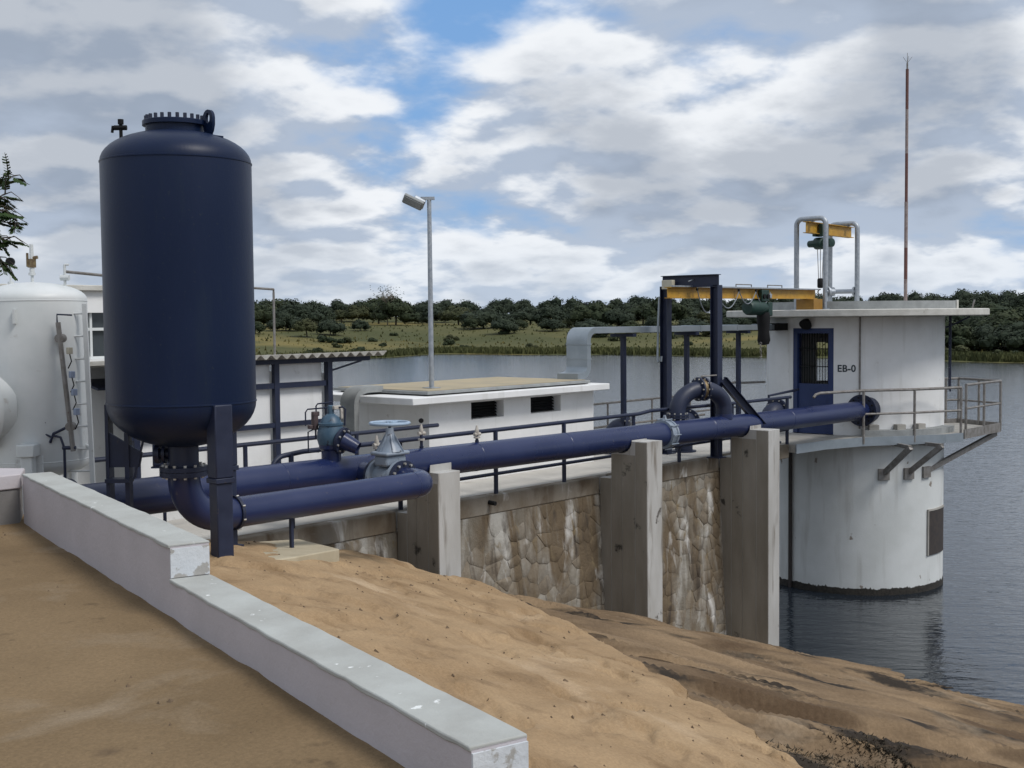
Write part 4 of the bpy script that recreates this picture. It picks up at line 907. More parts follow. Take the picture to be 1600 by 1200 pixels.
for a in (0.35, 2.2, 4.2):
    c = tc3+Vector((math.cos(a), math.sin(a), 0))*(WR-0.06)
    MB().obox((c.x, c.y, (3.66+4.95)/2), 0.12, 0.12, 4.95-3.66, a).build('leg', WHITE, wt, bev=0.01)
lc_ = tc3 + twd*0.66 + rgt*0.13
sl = MB().obox((lc_.x, lc_.y, 4.35), 0.13, 0.13, 1.38, math.atan2(twd.y, twd.x)).build('support_leg', WHITE, wt, bev=0.012)
MB().obox((lc_.x, lc_.y, 5.02), 0.19, 0.20, 0.14, math.atan2(twd.y, twd.x)).build('support_box', WHITE, sl, bev=0.012)
bk = tc3+twd*0.58+Vector((0, 0, 6.52)); MB().obox(bk, 0.09, 0.025, 0.16, math.atan2(twd.y, twd.x)).build('lifting_bracket', WHITE, wt)
# top fittings
g0 = tc3 - rgt*0.27 + Vector((0, 0, 6.86)); ga = MB().tube([g0, g0+Vector((0, 0, 0.25))], 0.012, 8).lathe([(0.035, 0.04), (0.035, 0.07)], g0, n=10).build('gauge_stem', WHITE, wt)
MB().lathe([(0.05, -.02), (0.05, .02)], g0+Vector((0, 0, 0.30)), twd, 20).build('pressure_gauge', BLACK, ga)
s0 = tc3 - rgt*0.02 + Vector((0, 0, 6.90)); sv_ = MB().tube([s0, s0+Vector((0, 0, 0.14))], 0.018, 8).lathe([(0.04, 0.10), (0.04, 0.13)], s0, n=10).tube([s0+Vector((0, 0, 0.13)), s0+Vector((0, 0, 0.46))], [0.03, 0.022], 8).build('safety_valve', WHITE, wt)
MB().obox(s0+Vector((0, 0, 0.24)), 0.07, 0.07, 0.10).tube([s0-rgt*0.05+Vector((0, 0, 0.20)), s0-rgt*0.05+Vector((0, 0, 0.36))], 0.014, 6).tube([s0+Vector((0, 0, 0.30)), s0+rgt*0.07+Vector((0, 0, 0.31))], 0.02, 8).build('valve_body', BRASS, sv_)
# sight gauge with sensors on the front right
g1 = tc3 + twd*0.50 + rgt*0.58
MB().tube([g1+Vector((0, 0, 4.99)), g1-rgt*0.13+Vector((0, 0, 6.45))], 0.028, 10).build('sight_gauge', RUSTY, wt)
MB().disc(g1-rgt*0.12+twd*-0.04+Vector((0, 0, 6.27)), twd, 0.05, 0.12, 14).build('gauge_flange', RUSTY, wt)
MB().disc(g1-rgt*0.03-twd*0.03+Vector((0, 0, 5.27)), twd, 0.05, 0.10, 14).build('gauge_flange', RUSTY, wt)
MB().tube([g1-rgt*0.14+Vector((0, 0, 6.43)), g1-rgt*0.14+Vector((0, 0, 6.54)), g1+rgt*0.03+Vector((0, 0, 6.53))], 0.010, 6).build('gauge_vent', NAVY, wt)
for k, z in enumerate((6.13, 5.86, 5.66, 5.44)):
    b_ = g1 - rgt*(0.10-0.02*k) + rgt*0.09 + Vector((0, 0, z))
    sn = MB().obox(b_, 0.055, 0.055, 0.075).build('level_switch', SENS if k else CREAM, wt, bev=0.006)
    MB().tube([b_-Vector((0, 0, 0.03)), b_+Vector((0.01, -0.02, -0.12)), b_-rgt*0.02-Vector((0, 0, 0.20))], 0.007, 5).build('switch_cable', BLACK, sn)
mb = MB().tube([g1-rgt*0.10+Vector((0, 0, 5.03)), g1-rgt*0.10+Vector((0, 0, 3.9))], 0.016, 8).tube([g1-rgt*0.12+Vector((0, 0, 5.03)), g1+rgt*0.03+Vector((0, 0, 5.03))], 0.022, 8)
mb.tube([g1-rgt*0.05+Vector((0, 0, 5.27)), g1-rgt*0.22+Vector((0, 0, 5.19)), g1-rgt*0.26+Vector((0, 0, 5.09))], 0.016, 8).tube([g1-rgt*0.10+Vector((0, 0, 5.03)), g1-rgt*0.14+Vector((0, 0, 5.15)), g1-rgt*0.22+Vector((0, 0, 5.17))], 0.014, 6)
mb.tube([g1-rgt*0.24+Vector((0, 0, 5.15)), g1-rgt*0.33+Vector((0, 0, 5.20)), g1-rgt*0.34+Vector((0, 0, 5.31)), g1-rgt*0.30+Vector((0, 0, 5.32))], 0.012, 6)
mb.build('drain_tubing', NAVY, wt)
# ladder on the right of the tank
l0 = tc3 + rgt*0.56 + twd*0.22
la = thing('tank_ladder', 'white steel ladder standing against the white tank', 'ladder', (l0.x, l0.y, 3.66))
du_ = rgt*0.155
for s in (-1, 1): MB().bar(l0+du_*s+Vector((0, 0, 3.66)), l0+du_*s-rgt*0.06+Vector((0, 0, 6.66)), 0.05, 0.035, twd).build('stile', WHITE, la)
for k in range(11):
    z = 3.95+k*0.26; o_ = -rgt*0.06*(z-3.66)/3.0
    MB().tube([l0-du_+o_+Vector((0, 0, z)), l0+du_+o_+Vector((0, 0, z))], 0.013, 6).build('rung', WHITE, la)
MB().tube([l0-du_-rgt*0.06+Vector((0, 0, 6.6)), tc3+rgt*0.5+Vector((0, 0, 6.6))], 0.02, 6).tube([l0+du_+Vector((0, 0, 5.0))-rgt*.03, tc3+rgt*0.5-twd*0.1+Vector((0, 0, 5.0))], 0.02, 6).build('tie_bracket', WHITE, la)
# vent pipe bridging from the white tank over behind the blue tank
v0 = tc3 + rgt*0.36 + Vector((0, 0, 6.86))
vp = thing('vent_pipe', 'thin grey vent pipe running level from white tank behind blue tank', 'pipe', (v0.x, v0.y, 6.8))
MB().tube([v0, v0+Vector((0, 0, 0.26))], 0.016, 8).tube([v0-rgt*0.05+Vector((0, 0, 0.11)), v0+rgt*0.05+Vector((0, 0, 0.11))], 0.035, 8).tube([v0+Vector((0, 0, .26)), v0+rgt*0.05+Vector((0, 0, .26))], 0.014, 6).build('valve', WHITE, vp)
ve = Vector((11.66, 15.0, 6.92))
MB().tube([v0+Vector((0, 0, 0.18)), Vector((9.5, 14.3, 6.97)), ve, ve-Vector((0, 0, 0.06)), Vector((ve.x, ve.y, 3.66))], 0.018, 8).build('pipe_run', RUSTY, vp)

# ---------------------------------------------------------------- blue control box on a stand, beside the tank
cb = thing('control_box', 'narrow dark blue box on a post behind the main pipe, under the tank', 'cabinet', (8.35, 13.0, 3.66))
MB().obox((8.35, 13.0, 4.95), 0.16, 0.17, 0.50, R_(-48)).build('box', NAVY, cb, bev=0.01)
MB().obox((8.35, 13.0, 4.685), 0.19, 0.20, 0.02, R_(-48)).build('bottom_plate', NAVY, cb)
MB().tube([(8.38, 12.99, 3.66), (8.38, 12.99, 4.68)], 0.022, 8).build('post', NAVY, cb)

# ---------------------------------------------------------------- railings
RB = NAVY
posts = [(10.2, 12.82), (12.25, 12.9), (14.24, 12.82), (15.95, 12.82), (18.0, 12.86), (19.45, 12.84), (21.4, 12.86), (23.55, 12.80)]
t = thing('deck_railing', 'dark blue steel railing along the near edge of the jetty deck', 'railing', (16, 12.82, D))
for x, y in posts: MB().tube([(x, y, D-0.02), (x, y, D+1.0)], 0.036, 10).build('post', RB, t)
MB().tube([(9.86, 12.82, 4.25), (9.87, 12.82, 4.42)] + [tuple(q) for q in arc((10.10, 12.82, 4.44), (-1, 0, 0), (0, 0, 1), 0.235, 0.2, math.pi/2, 6)] + [(10.4, 12.82, D+1.0), (14, 12.82, D+1.0), (18.1, 12.82, D+1.0), (18.5, 12.84, D+1.03), (21.4, 12.84, D+1.0), (23.7, 12.8, D+1.0)], 0.034, 10).build('top_rail', RB, t)
MB().tube([(9.9, 12.82, D+0.31), (16, 12.82, D+0.31), (23.6, 12.8, D+0.31)], 0.028, 10).build('mid_rail', RB, t)
railing('house_railing', 'dark blue railing in front of the shed, ending at the pump house', 'railing', [(8.6, 13.95), (10.3, 13.95), (12.35, 13.95)], [(7.2, 13.95), (14.10, 13.95)], [D+1.03, D+0.55], 0.032, 0.032, RB, D)
railing('lake_railing', 'thin railing on the lake side of the deck behind the gantry', 'railing', [(18.9, 15.15), (20.3, 15.15), (21.9, 15.15), (23.4, 15.15)], [(18.65, 15.15), (24.0, 15.15)], [D+0.98, D+0.5], 0.022, 0.024, RUSTY, D)
gr = thing('galvanised_gate', 'short galvanised railing with open loops between gantry and tower', 'railing', (24.6, 15.0, D))
for x0, x1, y in ((23.0, 24.05, 14.95), (24.15, 25.15, 14.9)):
    MB().tube([(x0, y, D), (x0, y, D+1.12)] + [(x0+0.08, y, D+1.20), (x1-0.08, y, D+1.20)] + [(x1, y, D+1.12), (x1, y, D)], 0.028, 8).build('loop', RUSTY, gr)
    MB().tube([(x0, y, D+0.62), (x1, y, D+0.62)], 0.022, 8).build('mid_rail', RUSTY, gr)
MB().tube([(25.15, 14.9, D+1.18), (26.3, 14.9, D+1.15)], 0.028, 8).build('top_rail', RUSTY, gr)
hs_ = thing('door_step_rail', 'short dark blue rail beside the tower door', 'railing', (24.0, 13.5, D))
MB().tube([(24.1, 13.55, D), (24.1, 13.55, D+0.98), (25.45, 13.55, D+1.05)], 0.03, 8).build('handrail', RB, hs_)
MB().tube([(24.1, 13.55, D+0.5), (25.3, 13.55, D+0.52)], 0.022, 8).build('mid_rail', RB, hs_)

# ---------------------------------------------------------------- gantry, runway beam and hoist
GX = 20.48
ga_ = thing('hoist_gantry', 'dark blue steel portal frame with diagonal brace carrying the yellow beam', 'gantry', (GX, 13.24, D))
for y in (12.66, 13.83):
    pst = MB().ibeam((GX, y, D), (GX, y, 7.05), 0.17, 0.17, 0.014, 0.012, (0, 1, 0)).build('post', NAVY, ga_)
    MB().box(GX-0.14, GX+0.14, y-0.14, y+0.14, D, D+0.02).build('base_plate', NAVY, pst)
MB().ibeam((GX+0.0, 12.60, 7.14), (GX+0.0, 13.90, 7.14), 0.15, 0.24, 0.014, 0.012).build('cross_beam', NAVY, ga_)
MB().ibeam((GX+0.06, 12.55, 5.22), (21.30, 12.12, 4.28), 0.14, 0.15, 0.012, 0.01).build('brace', NAVY, ga_)
jb = MB().box(GX-0.19, GX-0.085, 13.55, 13.80, 6.99, 7.17).build('junction_box', CREAM, ga_, bev=0.008)
MB().tube([(GX-0.12, 13.90, 6.85), (GX-0.12, 13.93, 6.3), (GX-0.12, 13.95, 5.62), (GX-0.12, 13.92, 5.54), (GX-0.12, 13.86, 5.56), (GX-0.12, 13.85, 5.66)], 0.022, 8).build('conduit', DUCT, ga_)
rb = thing('runway_beam', 'yellow steel runway beam from the gantry to the tower roof', 'beam', (23, 13.28, 6.8))
BY = 13.28
MB().ibeam((19.72, BY, 6.91), (25.72, BY, 6.93), 0.13, 0.22, 0.016, 0.012).build('beam', YEL, rb)
MB().box(19.75, 25.7, BY-0.10, BY-0.075, 7.022, 7.05).build('cable_track', GALV, rb)
for x in (22.1, 23.4): MB().tube([(x, BY-0.09, 7.05), (x, BY-0.09, 7.10), (x+0.62, BY-0.09, 7.10), (x+0.62, BY-0.09, 7.05)], 0.012, 6).build('track_bracket', RUSTY, rb)
pd = MB().box(25.24, 25.66, BY-0.22, BY+0.22, 6.575, 6.815).build('pedestal', YOCH, rb, bev=0.006)
# hoist under the runway beam
ho = thing('beam_hoist', 'dark green electric chain hoist under the yellow runway beam', 'hoist', (23.3, BY, 6.4))
MB().box(23.12, 23.42, BY-0.12, BY-0.03, 6.76, 7.0).box(23.12, 23.42, BY+0.03, BY+0.12, 6.76, 7.0).build('trolley', GREEN, ho, bev=0.01)
for x in (23.19, 23.35): MB().disc((x, BY-0.135, 6.86), (0, 1, 0), 0.05, 0.03, 16).build('trolley_wheel', BLACK, ho)
hb = MB().lathe([(0.02, -.46), (0.13, -.45), (0.16, -.38), (0.16, .12), (0.13, .14), (0.13, .32), (0.10, .36)], (23.15, BY, 6.62), (1, 0, 0), 20).build('motor_body', GREEN, ho)
MB().box(23.38, 23.56, BY-0.13, BY+0.11, 6.44, 6.74).build('control_case', GREEN, ho, bev=0.02)
MB().box(23.50, 23.58, BY-0.10, BY+0.04, 6.82, 6.92).build('drive_motor', GALV, ho, bev=0.01)
MB().lathe([(0.13, 0.0), (0.15, -0.12), (0.13, -0.30), (0.12, -0.42), (0.14, -0.60), (0.11, -0.68), (0.03, -0.70)], (23.34, BY-0.02, 6.52), (-0.04, 0, 1), 18).build('chain_bag', BLACK, ho)
mb = MB()
for k in range(5): mb.tube(arc((23.20, BY-0.04, 5.86-k*0.045), (1, 0, 0) if k % 2 else (0, 1, 0), (0, 0, 1), 0.024, 0, 2*math.pi, 10), 0.007, 5, cap=False)
mb.tube(arc((23.20, BY-0.04, 5.60), (1, 0, 0), (0, 0, 1), 0.035, -2.6, 1.6, 10), 0.012, 6)
mb.build('chain_hook', RUSTY, ho)
# festoon cable
fs = thing('festoon_cable', 'grey power cable hanging in loops below the yellow beam', 'cable', (21.5, BY-0.1, 6.9))
hang = [20.62, 21.35, 22.2, 22.9, 23.5]; pts = []
for i, (a, b) in enumerate(zip(hang, hang[1:])):
    dp = (0.46, 0.34, 0.28, 0.26)[i]
    for k in range(13): u = k/12; pts.append((a+(b-a)*u, BY-0.10, 6.98-dp*4*u*(1-u)-(0.03 if i % 2 else 0)))
MB().tube(pts, 0.011, 6).build('cable', CABLE, fs)
for x in hang[:-1]: MB().obox((x, BY-0.10, 6.98), 0.05, 0.03, 0.05).build('cable_trolley', BLACK, fs)
MB().tube([(20.3, BY-0.10, 7.13), (20.5, BY-0.11, 7.18), (20.66, BY-0.10, 7.06), (20.62, BY-0.1, 6.98)], 0.011, 6).build('feed_cable', CABLE, fs)

# ---------------------------------------------------------------- intake tower
CX, CY, CR = 28.07, 13.44, 2.09
tw = thing('intake_tower', 'round white intake tower standing in the lake, lettered EB-0', 'tower', (CX, CY, 0))
def cylp(a, r, z): return Vector((CX+r*math.cos(a), CY+r*math.sin(a), z))
# wall as a hollow ring with a door opening (facing the deck) and an opposite window so light shows through the bars
def ringwall(mb, a0, a1, z0, z1, r0=CR-0.18, r1=CR, n=None):
    n = n or max(2, int(abs(a1-a0)/R_(4))); b = len(mb.v)
    for i in range(n+1):
        a = a0+(a1-a0)*i/n
        for r, z in ((r0, z0), (r1, z0), (r1, z1), (r0, z1)): mb.v.append(cylp(a, r, z))
    for i in range(n):
        for k in range(4): k2 = (k+1) % 4; mb.f.append((b+i*4+k, b+i*4+4+k, b+i*4+4+k2, b+i*4+k2))
    mb.f += [(b, b+1, b+2, b+3), (b+n*4+3, b+n*4+2, b+n*4+1, b+n*4)]
da0, da1 = R_(164), R_(193)
DT = 6.15
mb = MB()
ringwall(mb, 0, 2*math.pi, -3.0, D-0.02, CR-0.3, CR, 96)
mb.build('shaft', TOWERW, tw, ang=30)
mb = MB()
ringwall(mb, da1, da0+2*math.pi - R_(125), D-0.019, 6.40); 
ringwall(mb, R_(55), da0, D-0.019, 6.40)
ringwall(mb, R_(39), R_(55), D-0.019, 4.75); ringwall(mb, R_(39), R_(55), 5.75, 6.40)
ringwall(mb, da0, da1, DT, 6.40)
mb.build('upper_wall', WALLW, tw, ang=30)
MB().lathe([(CR-0.31, D-0.06), (CR-0.31, D-0.02)], (CX, CY, 0), n=64).build('floor', CONC, tw)
mb = MB(); n = 900; ra = random.Random(4)
for i in range(n):
    a = 2*math.pi*i/n; h = 0.15 + 0.045*nz(a*9, 1.0, 0, 3) + 0.05*max(0, nz(a*60, 3.0, 0, 3)) + ra.uniform(-.006, .006)
    mb.v += [cylp(a, CR+0.010, -0.5), cylp(a, CR+0.012, 0.04), cylp(a, CR+0.003, h)]
for i in range(n):
    k = (i+1) % n
    mb.f += [(i*3, k*3, k*3+1, i*3+1), (i*3+1, k*3+1, k*3+2, i*3+2)]
mb.build('algae_band', WEED, tw)
MB().lathe([(3.05, 6.41), (3.08, 6.43), (3.08, 6.56), (3.05, 6.575)], (CX, CY, 0), n=80).build('roof_slab', SLABW, tw, ang=30)
mb = MB(); ringwall(mb, 0, 2*math.pi, 6.576, 6.76, 2.2, 2.36, 80); mb.build('roof_kerb', ZINC, tw, ang=30)
mb = MB(); ringwall(mb, R_(-78), R_(-52), 6.58, 6.78, 2.365, 2.39); mb.build('kerb_patch', SLABW, tw)
# door: blue frame, lower panel, barred opening
dr = MB(); ringwall(dr, da0, da0+R_(3.4), D, DT, CR-0.16, CR-0.01, 2); ringwall(dr, da1-R_(3.4), da1, D, DT, CR-0.16, CR-0.01, 2); ringwall(dr, da0+R_(3.4), da1-R_(3.4), DT-0.12, DT, CR-0.16, CR-0.01, 6)
door = dr.build('door', DOORB, tw)
mb = MB(); ringwall(mb, da0+R_(3.5), da1-R_(3.5), D, 4.86, CR-0.11, CR-0.05, 6); mb.build('door_panel', DOORB, door)
for k in range(12):
    a = da0+R_(4.2)+(da1-da0-R_(8.4))*k/11; MB().tube([cylp(a, CR-0.08, 4.86), cylp(a, CR-0.08, DT-0.12)], 0.008, 6).build('door_bar', BLACK, door)
for z in (5.25, 5.66): mb = MB(); ringwall(mb, da0+R_(3.5), da1-R_(3.5), z, z+0.02, CR-0.09, CR-0.07, 6); mb.build('cross_bar', BLACK, door)
mb = MB(); mb.box(CX-0.35, CX+0.55, CY-0.9, CY+0.1, D-0.02, 5.05).build('pump_motor', NAVY, tw, bev=0.15)
# lamp over the door, conduit, lettering, stains
lq = cylp(R_(176), CR+0.10, 6.26)
MB().lathe([(0.05, -0.12), (0.12, -0.02), (0.15, 0.05), (0.14, 0.06)], lq, (-0.7, -0.1, -0.6), 20).build('door_lamp', BLACK, tw)
ca = R_(209)
MB().tube([cylp(ca, CR+0.02, 3.85), cylp(ca, CR+0.02, 6.4)], 0.022, 8).build('conduit', RUSTY, tw)
# lettering EB-0, curved on the wall: strokes as thin plates
INK = mat('black_lettering', (0.022, 0.035, 0.045), (0.03, 0.045, 0.055), rough=0.7)
def text_on_tower(s, a_start, a_end, z0, z1):
    cu = bpy.data.curves.new('t', 'FONT'); cu.body = s; cu.size = 1.0; cu.extrude = 0.0; cu.space_character = 1.05; cu.offset = 0.024
    ob = bpy.data.objects.new('t', cu); COL.objects.link(ob)
    dg = bpy.context.evaluated_depsgraph_get(); me = bpy.data.meshes.new_from_object(ob.evaluated_get(dg))
    vs = [v.co.copy() for v in me.vertices]; fs = [tuple(p_.vertices) for p_ in me.polygons]
    bpy.data.objects.remove(ob); bpy.data.curves.remove(cu)
    x0, x1 = min(v.x for v in vs), max(v.x for v in vs); y0, y1 = min(v.y for v in vs), max(v.y for v in vs)
    mb = MB(); mb.add([cylp(a_start+(a_end-a_start)*(v.x-x0)/(x1-x0), CR+0.006, z0+(z1-z0)*(v.y-y0)/(y1-y0)) for v in vs], fs)
    return mb.build('lettering', INK, tw)
text_on_tower('EB-0', R_(195.6), R_(206.6), 5.145, 5.31)
# cable/duct sleeve, gutter ladder at the right edge, dark screen low on the shaft
MB().box(25.55, 26.35, 14.18, 14.76, 6.10, 6.27).build('duct_sleeve', BLACK, tw)
mb = MB(); ringwall(mb, R_(258.5), R_(283), 0.83, 1.87, CR-0.02, CR+0.03, 8); sc_ = mb.build('intake_screen', SCREEN, tw)
mb = MB(); ringwall(mb, R_(258), R_(283.5), 1.871, 1.91, CR-0.02, CR+0.04, 8); ringwall(mb, R_(257.6), R_(258.4), 0.83, 1.91, CR-0.02, CR+0.045, 2); mb.build('screen_frame', CONC, sc_)
mb = MB()
mb.bar(cylp(R_(163), CR+0.03, -0.5), cylp(R_(163), CR+0.03, 3.3), 0.06, 0.10, (1, 0, 0)); mb.build('dark_upright_bar', SCREEN, tw)  # thin dark bar added to draw an upright dark line on the shaft
lad = thing('tower_ladder', 'narrow steel ladder hanging on the right side of the tower', 'ladder', (28.9, 11.4, 4.6))
for a in (-74.0, -58.0): MB().tube([cylp(R_(a), CR+0.14, 4.62), cylp(R_(a), CR+0.14, 6.40)], 0.022, 8).build('stile', NAVY, lad)
for k in range(7): MB().tube([cylp(R_(-74), CR+0.14, 4.62+k*0.27), cylp(R_(-58), CR+0.14, 4.62+k*0.27)], 0.012, 6).build('rung', NAVY, lad)
MB().tube([cylp(R_(-66), CR-0.05, 6.1), cylp(R_(-62), CR+0.25, 6.22), cylp(R_(-58), CR+0.6, 6.38)], 0.02, 6).build('stay', NAVY, lad)
MB().tube([cylp(R_(-60), CR+0.06, 3.85), cylp(R_(-60), CR+0.06, 4.9)], 0.03, 8).build('down_pipe', RUSTY, lad)

# ---------------------------------------------------------------- platform round the tower
pf = thing('tower_platform', 'narrow concrete and steel walkway with brackets round the tower', 'platform', (27, 11.5, 3.6))
outer = [(23.57, 12.62), (24.7, 12.52), (25.8, 12.18), (26.85, 11.42), (27.55, 10.98), (28.15, 10.80)]
poly = outer + [(28.9, 11.45), (27.5, 11.2), (26.5, 12.0), (26.0, 12.9), (25.97, 13.9), (26.3, 14.9), (23.57, 15.2)]
MB().poly([(p0[0], p0[1]) for p0 in poly], 3.52, D-0.01).build('walkway_slab', CONC, pf)
mb = MB()
for a, b in zip(outer, outer[1:]): mb.bar((a[0], a[1]-0.02, 3.60), (b[0], b[1]-0.02, 3.60), 0.03, 0.20)
mb.build('edge_channel', DUCT, pf)
MB().poly([(28.25, 10.78), (30.45, 10.75), (31.15, 12.05), (30.1, 12.75), (29.2, 11.8), (28.7, 11.4)], 3.60, 3.66).build('landing_grate', CONC, pf)
mb = MB()
lo_ = [(28.2, 10.77), (30.47, 10.74), (31.18, 12.06), (30.1, 12.78)]
for a, b in zip(lo_, lo_[1:]): mb.bar((a[0], a[1], 3.66), (b[0], b[1], 3.66), 0.03, 0.22)
mb.build('landing_channel', RUSTY, pf)
for k, (a, ro, z1) in enumerate(((-136, 0.85, 3.50), (-119, 0.80, 3.50))):
    p0 = cylp(R_(a), CR-0.02, 2.80); p1 = cylp(R_(a+6), CR+ro, z1)
    bk_ = MB().bar(p0, p1, 0.09, 0.11).build('bracket_strut', RUSTY, pf); MB().obox(cylp(R_(a), CR+0.02, 2.80), 0.06, 0.26, 0.26, R_(a)).build('anchor_plate', RUSTY, bk_)
    MB().bar(p1, cylp(R_(a+6), CR, z1), 0.08, 0.08).build('bracket_beam', RUSTY, bk_)
p0 = cylp(R_(-104), CR-0.02, 2.80)
bk_ = MB().bar(p0, (30.45, 10.85, 3.50), 0.09, 0.11).build('bracket_strut', RUSTY, pf); MB().obox(cylp(R_(-104), CR+0.02, 2.80), 0.06, 0.26, 0.26, R_(-104)).build('anchor_plate', RUSTY, bk_)
for a in (-143, -127, -113):
    MB().obox(cylp(R_(a), CR+0.10, D+0.12), 0.18, 0.22, 0.26, R_(a)).build('pedestal_block', CONC, pf, bev=0.01)
mb = MB(); ringwall(mb, R_(-150), R_(-80), D-0.01, D+0.13, CR, CR+0.28, 18); mb.build('wall_kerb', ZINC, pf)
pr = thing('platform_railing', 'rusty galvanised railing round the front of the tower platform', 'railing', (26.5, 11.6, 3.6))
rp = [(24.5, 12.56), (25.83, 12.18), (26.87, 11.44), (28.12, 10.86)]
for x, y in rp[1:]: MB().tube([(x, y-0.045, 3.55), (x, y-0.045, D+1.04)], 0.032, 8).build('post', RUSTY, pr)
MB().tube([(24.36, 12.6, D+0.96), (24.42, 12.58, D+1.02)] + [(x, y-0.045, D+1.05) for x, y in rp], 0.032, 8).build('top_rail', RUSTY, pr)
MB().tube([(x, y-0.045, D+0.52) for x, y in rp[1:]], 0.026, 8).build('mid_rail', RUSTY, pr)
lr = thing('landing_railing', 'rusty railing enclosing the cantilevered landing right of the tower', 'railing', (30, 11, 3.6))
lq = [(28.3, 10.77), (30.45, 10.74), (31.15, 12.05), (30.15, 12.75)]
for x, y in lq[:1]+[(29.4, 10.755)]+lq[1:]+[(30.8, 11.4)]: MB().tube([(x, y, 3.6), (x, y, D+1.10)], 0.032, 8).build('post', RUSTY, lr)
MB().tube([(x, y, D+1.10) for x, y in lq], 0.03, 8).build('top_rail', RUSTY, lr)
MB().tube([(x, y, D+0.55) for x, y in lq], 0.026, 8).build('mid_rail', RUSTY, lr)

# ---------------------------------------------------------------- hoist frame on the tower roof
rf = thing('roof_hoist_frame', 'galvanised twin-hoop pipe frame with yellow beam on the tower roof', 'frame', (26.8, 13.5, 6.6))
for x, y0, y1 in ((25.78, 13.05, 13.78), (27.85, 13.27, 13.98)):
    r_ = 0.14; zt = 8.66
    pth = [(x, y1, 6.576), (x, y1, zt-r_)] + [tuple(q) for q in arc((x, y1-r_, zt-r_), (0, 1, 0), (0, 0, 1), r_, 0.2, math.pi/2, 5)] + [tuple(q) for q in arc((x, y0+r_, zt-r_), (0, 0, 1), (0, -1, 0), r_, 0, math.pi/2, 5)] + [(x, y0, 6.576)]
    MB().tube(pth, 0.058, 14).build('hoop', GALV, rf)
    for y in (y0, y1): MB().lathe([(0.12, 6.577), (0.12, 6.60)], (x, y, 0), n=16).build('foot_flange', GALV, rf)
MB().ibeam((25.6, 13.45, 8.46), (28.2, 13.60, 8.46), 0.15, 0.26, 0.014, 0.012).build('yellow_beam', YEL, rf)
for x, y in ((25.78, 13.45), (27.85, 13.57)): MB().box(x-0.07, x+0.07, y-0.10, y+0.10, 8.592, 8.602).build('beam_hanger', GALV, rf)
MB().tube([(27.85, 13.27, 7.02), (27.85, 13.98, 7.02)], 0.055, 12).disc((27.85, 13.34, 7.02), (0, 1, 0), 0.11, 0.04, 18).disc((27.85, 13.90, 7.02), (0, 1, 0), 0.11, 0.04, 18).build('tie_pipe', GALV, rf)
MB().tube([(25.78, 13.05, 6.98), (26.0, 12.95, 6.98)], 0.07, 12).disc((25.85, 13.03, 6.98), (0.6, -0.3, 0), 0.12, 0.05, 16).build('pipe_stub', GALV, rf)
rh = thing('roof_hoist', 'green chain hoist hanging from the beam in the roof frame', 'hoist', (26.4, 13.45, 8.2))
hx, hy = 26.35, 13.47
MB().box(hx-0.16, hx+0.16, hy-0.13, hy-0.03, 8.28, 8.56).box(hx-0.16, hx+0.16, hy+0.03, hy+0.13, 8.28, 8.56).build('trolley', GREEN, rh, bev=0.01)
MB().lathe([(0.03, -.36), (0.10, -.35), (0.10, -.10), (0.14, -.08), (0.14, .12), (0.09, .14), (0.08, .34)], (hx, hy, 8.12), (0.25, 0.97, 0), 18).build('motor_body', GREEN, rh)
mb = MB()
for dx in (-0.05, 0.0, 0.05): mb.tube([(hx+dx, hy-dx, 8.0), (hx+dx*0.6, hy-dx*0.6, 7.30)], 0.009, 6)
mb.tube([(hx+0.06, hy-0.08, 8.0), (hx+0.14, hy-0.16, 7.0)], 0.007, 5)
mb.build('load_chain', RUSTY, rh)
hk = MB().lathe([(0.05, 0.0), (0.07, 0.03), (0.07, 0.20), (0.05, 0.23)], (hx, hy, 7.08), n=14).build('hook_block', BLACK, rh)
MB().tube(arc((hx, hy, 6.99), (0, 1, 0), (0, 0, 1), 0.06, -2.4, 1.7, 12), 0.016, 6).build('hook', RUSTY, hk)
# ---------------------------------------------------------------- lightning mast
MX, MY = 28.56, 12.36
ms = thing('lightning_mast', 'slim red and white banded lightning mast on the tower roof', 'mast', (MX, MY, 6.6))
zz = [6.576, 7.30, 8.05, 9.15, 10.30, 11.35, 12.30]
for i, (a, b) in enumerate(zip(zz, zz[1:])):
    MB().tube([(MX, MY, a), (MX, MY, b-0.001)], 0.042 if i < 3 else 0.036, 12).build('mast_band', REDP if i % 2 else MWHT, ms)
MB().tube([(MX, MY, 12.30), (MX, MY, 12.44)], 0.022, 8).build('tip', RUSTY, ms)
mb = MB().tube([(MX, MY, 12.44), (MX, MY, 12.68)], 0.006, 5)
for k in range(5):
    a = k*1.2566; mb.tube([(MX, MY, 12.44), (MX+0.11*math.cos(a), MY+0.11*math.sin(a), 12.58)], 0.004, 4)
mb.build('spikes', RUSTY, ms)
MB().tube([(MX+0.3, MY-1.5, 6.576), (MX+0.31, MY-1.55, 6.78)], 0.02, 6).build('earth_clamp', RUSTY, ms)

